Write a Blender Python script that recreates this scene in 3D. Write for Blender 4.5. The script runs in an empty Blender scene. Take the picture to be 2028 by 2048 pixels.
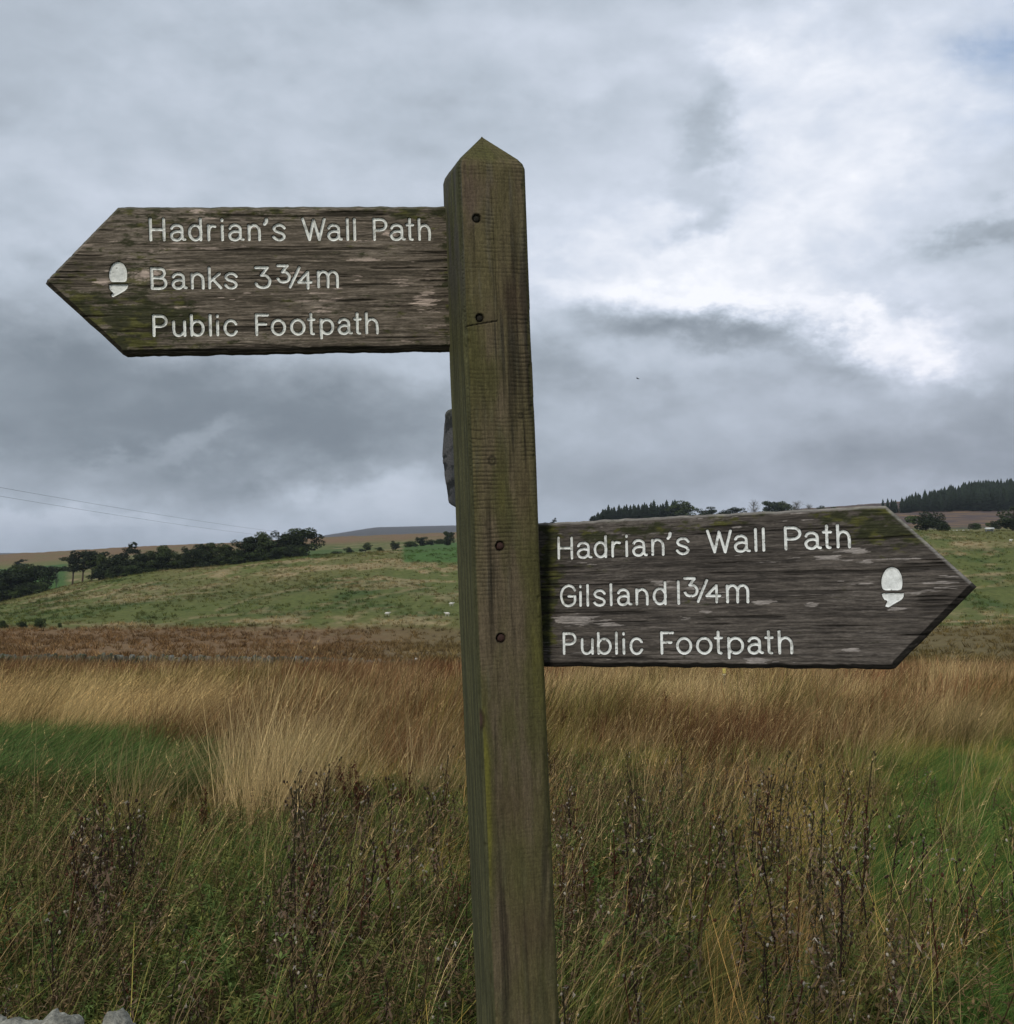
import bpy, math, random
import numpy as np
from mathutils import Matrix, Vector
S = bpy.context.scene
COL = S.collection
rng = np.random.default_rng(7)
random.seed(7)

# ------------------------------------------------------------------ camera, sky, sun, exposure
FPX, CX, CY = 2230.0, 1014.0, 1024.0            # focal length and centre, in photograph pixels
PITCH = math.atan((1100 - 1024) / FPX)
EYE = 1.6
cam_d = bpy.data.cameras.new('camera'); cam = bpy.data.objects.new('camera', cam_d); COL.objects.link(cam)
cam.location = (0, 0, EYE); cam.rotation_euler = (math.pi / 2 + PITCH, 0, 0)
cam_d.sensor_fit = 'VERTICAL'; cam_d.sensor_height = 36; cam_d.lens = FPX / 2048 * 36
cam_d.clip_start = 0.05; cam_d.clip_end = 40000
S.camera = cam
S.view_settings.view_transform = 'Standard'; S.view_settings.look = 'None'
S.view_settings.exposure = 0.15; S.view_settings.gamma = 1.0; S.view_settings.use_curve_mapping = False
S.render.engine = 'CYCLES'

SUN_EL, SUN_AZ = math.radians(38), math.radians(205)      # azimuth clockwise from +Y (view direction)
sd = bpy.data.lights.new('sun', 'SUN'); sun = bpy.data.objects.new('sun', sd); COL.objects.link(sun)
sd.energy = 1.5; sd.angle = math.radians(11); sd.color = (1.0, 0.95, 0.86)
to_sun = Vector((math.sin(SUN_AZ) * math.cos(SUN_EL), math.cos(SUN_AZ) * math.cos(SUN_EL), math.sin(SUN_EL)))
sun.rotation_euler = to_sun.to_track_quat('Z', 'Y').to_euler()

class NT:
    """small node-tree helper"""
    def __init__(s, tree): s.t = tree; s.n = tree.nodes; s.l = tree.links
    def node(s, typ, **kw):
        n = s.n.new(typ)
        for k, v in kw.items():
            if k.startswith('_'): setattr(n, k[1:], v)
        return n
    def link(s, a, b): s.l.new(a, b)
    def inp(s, sock, v):
        if hasattr(v, 'is_output'): s.l.new(v, sock)
        else: sock.default_value = v
    def math(s, op, a, b=None, c=None, clamp=False):
        n = s.n.new('ShaderNodeMath'); n.operation = op; n.use_clamp = clamp
        s.inp(n.inputs[0], a)
        if b is not None: s.inp(n.inputs[1], b)
        if c is not None: s.inp(n.inputs[2], c)
        return n.outputs[0]
    def vmath(s, op, a, b=None):
        n = s.n.new('ShaderNodeVectorMath'); n.operation = op
        s.inp(n.inputs[0], a)
        if b is not None: s.inp(n.inputs[1], b)
        return n.outputs['Value'] if op in ('DOT_PRODUCT', 'LENGTH') else n.outputs[0]
    def comb(s, x, y, z):
        n = s.n.new('ShaderNodeCombineXYZ'); s.inp(n.inputs[0], x); s.inp(n.inputs[1], y); s.inp(n.inputs[2], z); return n.outputs[0]
    def noise(s, vec, scale, detail=4, rough=0.55, dist=0.0, lac=2.0):
        n = s.n.new('ShaderNodeTexNoise'); s.inp(n.inputs['Vector'], vec); s.inp(n.inputs['Scale'], scale)
        n.inputs['Detail'].default_value = detail; n.inputs['Roughness'].default_value = rough
        n.inputs['Distortion'].default_value = dist; n.inputs['Lacunarity'].default_value = lac
        return n.outputs['Fac']
    def ramp(s, fac, stops, interp='LINEAR'):
        n = s.n.new('ShaderNodeValToRGB'); s.inp(n.inputs[0], fac); r = n.color_ramp; r.interpolation = interp
        while len(r.elements) < len(stops): r.elements.new(0.5)
        for e, (p, c) in zip(r.elements, stops):
            e.position = p; e.color = (*c, 1) if len(c) == 3 else c
        return n.outputs[0]
    def mix(s, fac, a, b, mode='MIX'):
        n = s.n.new('ShaderNodeMix'); n.data_type = 'RGBA'; n.blend_type = mode
        s.inp(n.inputs[0], fac)
        for k, v in ((6, a), (7, b)):
            if isinstance(v, tuple) and len(v) == 3: v = (*v, 1)
            s.inp(n.inputs[k], v)
        return n.outputs[2]
    def smooth(s, v, a, b):
        n = s.n.new('ShaderNodeMapRange'); n.interpolation_type = 'SMOOTHSTEP'
        s.inp(n.inputs[0], v); n.inputs[1].default_value = a; n.inputs[2].default_value = b
        return n.outputs[0]

# world: clear NISHITA sky above a nearly closed deck of cloud
W = bpy.data.worlds.new('World'); S.world = W; W.use_nodes = True
w = NT(W.node_tree); w.n.clear()
out = w.node('ShaderNodeOutputWorld')
sky = w.node('ShaderNodeTexSky', _sky_type='NISHITA', _sun_disc=False)
sky.sun_elevation = SUN_EL; sky.sun_rotation = SUN_AZ
bg_sky = w.node('ShaderNodeBackground'); w.link(sky.outputs[0], bg_sky.inputs[0]); bg_sky.inputs[1].default_value = 0.12
tc = w.node('ShaderNodeTexCoord')
dirv = tc.outputs['Generated']
sep = w.node('ShaderNodeSeparateXYZ'); w.link(dirv, sep.inputs[0])
dx, dy, dz = sep.outputs
zc = w.math('MAXIMUM', dz, 0.0)
den = w.math('ADD', zc, 0.16)
px = w.math('DIVIDE', dx, den); py = w.math('DIVIDE', dy, den)
P = w.comb(px, py, 0.0)
Pst = w.comb(w.math('MULTIPLY', px, 0.8), w.math('MULTIPLY', py, 1.0), 3.1)
D3 = w.comb(dx, dy, w.math('MULTIPLY', dz, 1.7))
n_big = w.noise(D3, 2.0, 5, 0.52, 0.5)
n_mid = w.noise(w.vmath('ADD', D3, (7.0, 3.0, 1.0)), 6.0, 7, 0.55, 0.35)
n_fine = w.noise(w.vmath('ADD', D3, (1.0, 9.0, 4.0)), 17.0, 7, 0.6, 0.3)
warp = w.math('SUBTRACT', w.noise(w.vmath('ADD', D3, (3.0, 5.0, 2.0)), 7.0, 7, 0.62), 0.5)
warp2 = w.math('SUBTRACT', w.noise(w.vmath('ADD', D3, (13.0, 2.0, 8.0)), 8.0, 7, 0.62), 0.5)
# azimuth / elevation of the direction, for cloud masses that sit in known parts of the sky
az = w.math('ADD', w.math('DIVIDE', w.math('ARCTAN2', dx, dy), 1.0), w.math('MULTIPLY', warp, 0.22))
elv = w.math('ADD', w.math('ARCSINE', dz), w.math('MULTIPLY', warp2, 0.13))
def mass(u, v, su, sv, amp, rot=0.0):
    a0 = math.atan((u - CX) / FPX); e0 = PITCH + math.atan((CY - v) / FPX)
    a = w.math('SUBTRACT', az, a0); e = w.math('SUBTRACT', elv, e0)
    c, s_ = math.cos(rot), math.sin(rot)
    a2 = w.math('ADD', w.math('MULTIPLY', a, c), w.math('MULTIPLY', e, s_))
    e2 = w.math('SUBTRACT', w.math('MULTIPLY', e, c), w.math('MULTIPLY', a, s_))
    a3 = w.math('DIVIDE', a2, su / FPX); e3 = w.math('DIVIDE', e2, sv / FPX)
    r2 = w.math('ADD', w.math('MULTIPLY', a3, a3), w.math('MULTIPLY', e3, e3))
    return w.math('MULTIPLY', w.math('EXPONENT', w.math('MULTIPLY', r2, -1.0)), amp)
SKY_MASSES = [  # centre (photo px), half sizes, brightness, tilt
    (1720, 380, 560, 330, 0.27, 0.3), (1650, 290, 280, 130, 0.07, 0.3), (1250, 480, 240, 60, 0.08, 0.2), (1560, 180, 260, 60, 0.09, 0.3), (1130, 180, 150, 45, 0.12, 0.0), (850, 60, 500, 90, 0.07, 0.0), (1100, 330, 250, 120, 0.03, 0.0),
    (1400, 490, 360, 80, 0.12, 0.0), (1300, 570, 330, 46, 0.26, 0.0), (1450, 610, 200, 26, 0.12, -0.1), (1800, 700, 130, 38, 0.36, -0.3), (1745, 650, 70, 26, 0.22, 0.0), (1880, 715, 90, 26, 0.14, 0.3), (1500, 600, 180, 22, 0.14, -0.1), (1980, 400, 130, 120, -0.05, 0.0),
    (1375, 300, 60, 105, -0.27, -0.5), (1405, 418, 75, 34, -0.22, 0.1), (1960, 522, 120, 32, -0.24, 0.25), (1580, 690, 260, 44, -0.24, -0.05), (1350, 670, 170, 46, -0.18, 0.0), (1700, 745, 150, 30, -0.08, 0.2), (1500, 780, 520, 60, -0.10, 0.05),
    (1900, 900, 420, 60, -0.16, 0.0), (1250, 980, 600, 50, -0.07, 0.0), (1950, 800, 200, 60, -0.06, 0.0), (1180, 660, 140, 60, -0.06, 0.0),
    (150, 850, 560, 120, -0.25, -0.03), (650, 860, 300, 90, -0.17, 0.0), (300, 740, 420, 60, -0.10, 0.0), (330, 1045, 620, 34, 0.10, 0.0), (760, 985, 260, 36, 0.14, 0.0), (430, 885, 70, 26, 0.12, 0.4), (280, 930, 90, 26, 0.10, 0.3), (150, 1040, 300, 16, 0.06, 0.0),
    (60, 560, 130, 40, 0.09, 0.0), (130, 330, 260, 90, -0.03, 0.0), (350, 150, 400, 90, 0.02, 0.0)]
val = w.math('ADD', w.math('MULTIPLY', w.math('SUBTRACT', n_big, 0.5), 0.26), 0.53)
val = w.math('ADD', val, w.math('MULTIPLY', w.math('SUBTRACT', n_mid, 0.5), 0.19))
val = w.math('ADD', val, w.math('MULTIPLY', w.math('SUBTRACT', n_fine, 0.5), 0.09))
# cloud tops catch the light, undersides are dull: difference of the cloud field a little way up towards the light
def relief(scale, off, seed, det, amt, dist=0.5):
    base = w.vmath('ADD', w.comb(dx, dy, w.math('MULTIPLY', dz, 1.8)), (seed, seed * .7, seed * .3))
    a_ = w.noise(base, scale, det, 0.52, dist); b_ = w.noise(w.vmath('ADD', base, off), scale, det, 0.52, dist)
    return w.math('MULTIPLY', w.math('SUBTRACT', a_, b_), amt)
calm = w.math('SUBTRACT', w.math('ADD', 0.30, w.math('MULTIPLY', w.smooth(n_big, 0.38, 0.62), 0.45)), mass(350, 250, 900, 380, 0.26))
calm = w.math('ADD', calm, mass(1500, 680, 500, 160, 0.25))
val = w.math('ADD', val, w.math('MULTIPLY', calm, w.math('ADD', relief(4.2, (0.02, 0, 0.06), 4.2, 6, 0.8, 0.2), relief(11.0, (0.01, 0, 0.024), 11.7, 7, 0.45, 0.15))))
for m_ in SKY_MASSES: val = w.math('ADD', val, mass(*m_))
bill = w.noise(w.vmath('ADD', D3, (5.0, 1.0, 6.0)), 24.0, 7, 0.6, 0.4)
lit = w.smooth(val, 0.62, 0.9)                                     # billowing texture where the cloud is thin and bright
val = w.math('ADD', val, w.math('MULTIPLY', w.math('MULTIPLY', w.math('SUBTRACT', bill, 0.5), 0.34), lit))
ccol = w.ramp(val, [(0.0, (0.13, 0.155, 0.190)), (0.25, (0.200, 0.236, 0.275)), (0.42, (0.315, 0.360, 0.415)), (0.56, (0.440, 0.498, 0.575)),
                    (0.75, (0.61, 0.665, 0.765)), (1.0, (0.88, 0.90, 0.96))])
# warm-violet cast low on the right
viol = w.math('MULTIPLY', w.smooth(elv, 0.26, 0.03), w.smooth(az, -0.1, 0.35))
ccol = w.mix(w.math('MULTIPLY', viol, 0.35), ccol, (1.06, 0.97, 1.02), 'MULTIPLY')
bg_cl = w.node('ShaderNodeBackground'); w.link(ccol, bg_cl.inputs[0]); bg_cl.inputs[1].default_value = 1.0
gap = w.math('MULTIPLY', mass(2025, 220, 75, 80, 1.1), w.smooth(n_mid, 0.25, 0.6))
gap2 = w.smooth(w.math('SUBTRACT', w.noise(w.vmath('ADD', D3, (9.0, 9.0, 9.0)), 1.6, 3, 0.5), w.math('MULTIPLY', w.smooth(dy, -0.2, 0.5), 0.3)), 0.68, 0.78)
cov = w.math('SUBTRACT', 1.0, w.math('MINIMUM', w.math('ADD', gap, w.math('MULTIPLY', gap2, 0.6)), 0.7))
mx = w.node('ShaderNodeMixShader'); w.link(cov, mx.inputs[0]); w.link(bg_sky.outputs[0], mx.inputs[1]); w.link(bg_cl.outputs[0], mx.inputs[2])
w.link(mx.outputs[0], out.inputs[0])

# ------------------------------------------------------------------ helpers
def tag(o, label=None, cat=None, group=None, kind=None):
    for k, v in (('label', label), ('category', cat), ('group', group), ('kind', kind)):
        if v: o[k] = v
    return o
def link(o, parent=None):
    COL.objects.link(o)
    if parent is not None: o.parent = parent
    return o
def empty(name, loc=(0, 0, 0), rz=0.0):
    o = bpy.data.objects.new(name, None); o.empty_display_size = 0.2; o.location = loc; o.rotation_euler = (0, 0, rz)
    COL.objects.link(o); return o
def make_mesh(name, V, Fs, mat=None, col=None, smooth=False, attr='tint'):
    """V (n,3) array; Fs: list of (m,k) index arrays (k = 3 or 4)"""
    me = bpy.data.meshes.new(name); V = np.asarray(V, np.float32).reshape(-1, 3)
    Fs = [np.asarray(f, np.int32) for f in (Fs if isinstance(Fs, list) else [Fs]) if len(f)]
    me.vertices.add(len(V)); me.vertices.foreach_set('co', V.ravel())
    if Fs:
        loops = np.concatenate([f.ravel() for f in Fs]); tot = np.concatenate([np.full(len(f), f.shape[1]) for f in Fs])
        me.loops.add(len(loops)); me.loops.foreach_set('vertex_index', loops)
        me.polygons.add(len(tot)); st = np.concatenate([[0], np.cumsum(tot)[:-1]]).astype(np.int32)
        me.polygons.foreach_set('loop_start', st); me.polygons.foreach_set('loop_total', tot.astype(np.int32))
        if smooth: me.polygons.foreach_set('use_smooth', np.ones(len(tot), bool))
    if mat: me.materials.append(mat)
    if col is not None:
        a = me.color_attributes.new(attr, 'FLOAT_COLOR', 'POINT'); c = np.ones((len(V), 4), np.float32); c[:, :3] = col
        a.data.foreach_set('color', c.ravel())
    me.update(calc_edges=True); me.validate(); return me
def obj(name, me, parent=None, **kw):
    o = bpy.data.objects.new(name, me); link(o, parent)
    for k, v in kw.items(): setattr(o, k, v)
    return o
class Geo:
    """collects pieces of one mesh"""
    def __init__(s): s.V = []; s.T = []; s.Q = []; s.C = []; s.n = 0
    def add(s, V, T=None, Q=None, c=(1, 1, 1)):
        V = np.asarray(V, float).reshape(-1, 3); s.V.append(V)
        if T is not None and len(T): s.T.append(np.asarray(T) + s.n)
        if Q is not None and len(Q): s.Q.append(np.asarray(Q) + s.n)
        cc = np.empty((len(V), 3)); cc[:] = c; s.C.append(cc); s.n += len(V)
    def mesh(s, name, mat, smooth=False):
        Fs = []
        if s.T: Fs.append(np.concatenate(s.T))
        if s.Q: Fs.append(np.concatenate(s.Q))
        return make_mesh(name, np.concatenate(s.V), Fs, mat, np.concatenate(s.C), smooth)
    def box(s, c, d, col=(1, 1, 1), rot=None):
        x, y, z = [np.array([-.5, .5])[i] * 1 for i in range(0)] or (0, 0, 0)
        v = np.array([[i, j, k] for i in (-.5, .5) for j in (-.5, .5) for k in (-.5, .5)]) * np.array(d)
        if rot is not None: v = v @ np.array(rot).T
        s.add(v + np.array(c), Q=[[0, 1, 3, 2], [4, 6, 7, 5], [0, 4, 5, 1], [2, 3, 7, 6], [0, 2, 6, 4], [1, 5, 7, 3]], c=col)
    def tube(s, pts, rad, k=4, col=(1, 1, 1), cap=True):
        pts = np.asarray(pts, float); n = len(pts); rad = np.broadcast_to(np.asarray(rad, float), (n,))
        T = np.gradient(pts, axis=0); T /= np.linalg.norm(T, axis=1)[:, None] + 1e-9
        ref = np.where(np.abs(T[:, 2:3]) > 0.9, np.array([[1., 0, 0]]), np.array([[0, 0, 1.]]))
        A = np.cross(T, ref); A /= np.linalg.norm(A, axis=1)[:, None] + 1e-9; B = np.cross(T, A)
        th = np.arange(k) / k * 2 * np.pi
        V = pts[:, None] + rad[:, None, None] * (A[:, None] * np.cos(th)[None, :, None] + B[:, None] * np.sin(th)[None, :, None])
        i = np.arange(n - 1)[:, None] * k; j = np.arange(k)[None]; j2 = (j + 1) % k
        Q = np.stack([i + j, i + j2, i + k + j2, i + k + j], -1).reshape(-1, 4)
        c = np.asarray(col, float)
        if c.ndim == 2: c = np.repeat(c, k, 0)
        s.add(V.reshape(-1, 3), Q=Q, c=c)
    def blob(s, c, r, seg=6, ring=4, col=(1, 1, 1), jit=0.0, rg=None):
        r = np.broadcast_to(np.asarray(r, float), (3,))
        th = np.linspace(0, np.pi, ring + 1); ph = np.arange(seg) / seg * 2 * np.pi
        V = np.stack([np.outer(np.sin(th), np.cos(ph)), np.outer(np.sin(th), np.sin(ph)), np.outer(np.cos(th), np.ones(seg))], -1).reshape(-1, 3)
        if jit: V *= 1 + (rg or rng).uniform(-jit, jit, (len(V), 1))
        i = np.arange(ring)[:, None] * seg; j = np.arange(seg)[None]; j2 = (j + 1) % seg
        Q = np.stack([i + j, i + seg + j, i + seg + j2, i + j2], -1).reshape(-1, 4)
        s.add(V * r + np.array(c), Q=Q, c=col)

def _hash(ix, iy, seed):
    h = (ix.astype(np.int64) * 374761393 + iy.astype(np.int64) * 668265263 + seed * 1442695041) & 0xffffffff
    h = ((h ^ (h >> 13)) * 1274126177) & 0xffffffff
    return ((h ^ (h >> 16)) & 0xffff) / 65535.0
def vnoise(x, y, seed=0):
    ix = np.floor(x); iy = np.floor(y); fx = x - ix; fy = y - iy
    fx = fx * fx * (3 - 2 * fx); fy = fy * fy * (3 - 2 * fy); ix = ix.astype(np.int64); iy = iy.astype(np.int64)
    a = _hash(ix, iy, seed); b = _hash(ix + 1, iy, seed); c = _hash(ix, iy + 1, seed); d = _hash(ix + 1, iy + 1, seed)
    return (a * (1 - fx) + b * fx) * (1 - fy) + (c * (1 - fx) + d * fx) * fy
def fbm(x, y, seed=0, octv=4, rough=0.5):
    x = np.asarray(x, float); y = np.asarray(y, float); t = 0; a = 1; s = 0
    for o in range(octv):
        t = t + a * vnoise(x * 2 ** o + o * 17.3, y * 2 ** o - o * 9.1, seed + o * 13); s += a; a *= rough
    return t / s
def sstep(x, a, b):
    t = np.clip((x - a) / (b - a), 0, 1); return t * t * (3 - 2 * t)
def mixc(c, d, f):
    f = np.asarray(f)[..., None]; return np.asarray(c) * (1 - f) + np.asarray(d) * f

def mat_attr(name, rough=0.85, detail=None, bump=None, spec=0.25, trans=0.0, inst=False, extra=None):
    """diffuse material coloured by the object's own 'tint' attribute, broken up by procedural noise"""
    m = bpy.data.materials.new(name); m.use_nodes = True; t = NT(m.node_tree); b = t.n['Principled BSDF']; outn = t.n['Material Output']
    b.inputs['Roughness'].default_value = rough; b.inputs['Specular IOR Level'].default_value = spec
    at = t.node('ShaderNodeAttribute'); at.attribute_name = 'tint'; c = at.outputs['Color']
    if inst:
        ai = t.node('ShaderNodeAttribute', _attribute_type='INSTANCER'); ai.attribute_name = 'itint'
        c = t.mix(1.0, c, ai.outputs['Color'], 'MULTIPLY')
    tcn = t.node('ShaderNodeTexCoord')
    if detail:
        for sc, stretch, lo, hi in detail:
            mp = t.node('ShaderNodeMapping'); t.link(tcn.outputs['Object'], mp.inputs[0]); mp.inputs['Scale'].default_value = stretch
            f = t.noise(mp.outputs[0], sc, 5, 0.6)
            g = t.ramp(f, [(0.28, (lo,) * 3), (0.72, (hi,) * 3)]); c = t.mix(1.0, c, g, 'MULTIPLY')
    if bump:
        h = None
        for sc, stretch, amt in bump:
            mp = t.node('ShaderNodeMapping'); t.link(tcn.outputs['Object'], mp.inputs[0]); mp.inputs['Scale'].default_value = stretch
            f = t.math('MULTIPLY', t.noise(mp.outputs[0], sc, 5, 0.6), amt); h = f if h is None else t.math('ADD', h, f)
        bn = t.node('ShaderNodeBump'); bn.inputs['Distance'].default_value = 1.0; bn.inputs['Strength'].default_value = 1.0
        t.link(h, bn.inputs['Height']); t.link(bn.outputs[0], b.inputs['Normal'])
    t.inp(b.inputs['Base Color'], c)
    if trans:
        tr = t.node('ShaderNodeBsdfTranslucent'); t.link(c, tr.inputs[0]); ms = t.node('ShaderNodeMixShader'); ms.inputs[0].default_value = trans
        t.link(b.outputs[0], ms.inputs[1]); t.link(tr.outputs[0], ms.inputs[2]); t.link(ms.outputs[0], outn.inputs[0])
    return m

# camera model in numpy, used only to convert measurements of the photograph into metres
_cp, _sp = math.cos(PITCH), math.sin(PITCH)
Rv = np.array([1., 0, 0]); Uv = np.array([0, -_sp, _cp]); Vv = np.array([0, _cp, _sp]); C0 = np.array([0, 0, EYE])
def ray(u, v): return Vv + Rv * ((u - CX) / FPX) + Uv * ((CY - v) / FPX)

# ------------------------------------------------------------------ terrain
WALL_Y = 64.0
TU = np.array([-900, -400, 0, 150, 300, 450, 600, 750, 900, 1100, 1300, 1500, 1800, 2028, 2400, 3200], float)
TY = [64, 110, 200, 250, 310, 380, 430, 550, 800, 1300, 2500, 8000, 11000]
TB = {64: None,
 110: [1306, 1306, 1306, 1306, 1306, 1306, 1307, 1308, 1310, 1318, 1322, 1322, 1318, 1318, 1318, 1318],
 200: [1254, 1254, 1254, 1254, 1256, 1258, 1261, 1265, 1268, 1264, 1258, 1254, 1252, 1250, 1250, 1250],
 250: [1240, 1240, 1238, 1225, 1215, 1212, 1205, 1200, 1200, 1200, 1205, 1210, 1214, 1212, 1212, 1212],
 310: [1226, 1226, 1220, 1195, 1180, 1170, 1158, 1152, 1156, 1150, 1145, 1138, 1132, 1132, 1132, 1132],
 380: [1214, 1212, 1204, 1170, 1143, 1129, 1113, 1106, 1103, 1092, 1085, 1078, 1067, 1065, 1064, 1064],
 430: [1220, 1218, 1212, 1185, 1158, 1143, 1122, 1108, 1096, 1088, 1080, 1072, 1063, 1062, 1062, 1062],
 550: [1172, 1170, 1162, 1152, 1142, 1130, 1114, 1100, 1090, 1076, 1066, 1060, 1052, 1050, 1050, 1050],
 800: [1142, 1142, 1138, 1126, 1115, 1108, 1096, 1088, 1082, 1054, 1043, 1034, 1027, 1025, 1022, 1020],
 1300: [1116, 1116, 1110, 1101, 1093, 1087, 1078, 1072, 1067, 1050, 1039, 1030, 1008, 996, 985, 985],
 2500: [1120, 1120, 1116, 1108, 1100, 1094, 1088, 1082, 1078, 1060, 1048, 1042, 1025, 1015, 1010, 1010],
 8000: [1106, 1106, 1106, 1106, 1104, 1101, 1082, 1061, 1058, 1058, 1060, 1062, 1064, 1066, 1070, 1070],
 11000: [1108] * 16}
def plane_z(y): return np.where(y > 0, -0.085 * y, 0.0)
def px_to_z(v, y): return EYE + np.tan(PITCH + np.arctan((CY - v) / FPX)) * y
TZ = []
for y_ in TY:
    if y_ == 64: z_ = np.full(len(TU), -0.085 * 64.0) - 0.25 * sstep(TU, 900, 1500)
    else: z_ = px_to_z(np.array(TB[y_], float), y_)
    TZ.append(z_)
TZ = np.array(TZ); LY = np.log(np.array(TY, float))
def terrain_z(x, y):
    x = np.asarray(x, float); y = np.asarray(y, float); x, y = np.broadcast_arrays(x, y)
    yy = np.clip(y, 60, 11000); u = CX + FPX * x / np.maximum(yy, 1)
    prof = np.stack([np.interp(u, TU, TZ[k]) for k in range(len(TY))], 0)      # (K, ...)
    ly = np.log(np.clip(yy, 64, 10999)); k = np.clip(np.searchsorted(LY, ly, side='right') - 1, 0, len(TY) - 2)
    t = (ly - LY[k]) / (LY[k + 1] - LY[k])
    g = lambda q: np.take_along_axis(prof, np.clip(q, 0, len(TY) - 1)[None], 0)[0]
    p0, p1, p2, p3 = g(k - 1), g(k), g(k + 1), g(k + 2)
    m1 = (p2 - p0) / 2; m2 = (p3 - p1) / 2
    far_seg = k >= 8
    m1 = np.where(far_seg, 0, m1); m2 = np.where(far_seg, 0, m2)
    h = (2*t**3-3*t**2+1)*p1 + (t**3-2*t**2+t)*m1 + (-2*t**3+3*t**2)*p2 + (t**3-t**2)*m2
    lin = plane_z(y) - 0.25 * sstep(u, 900, 1500) * sstep(y, 30, 64)
    z = np.where(y < 64, lin, h)
    amp = 0.05 * sstep(y, 3, 12) + 0.35 * sstep(y, 110, 260) + 1.5 * sstep(y, 600, 1500)
    sc = np.where(y < 64, 2.5, 14.0)
    b = np.where(y < 64, fbm(x / 2.5, y / 2.5, 3, 3) - .5, 0) * np.minimum(amp, .05) * 2
    b2 = (fbm(x / 16, y / 22, 5, 4) - .5) * amp * 2 * sstep(y, 80, 160)
    return z + b + b2
def tz(x, y): return float(terrain_z(np.array([x]), np.array([y]))[0])
def at(u, y):
    """ground point seen in column u of the photograph at distance y"""
    x = (u - CX) / FPX * y; return np.array([x, y, tz(x, y)])

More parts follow.
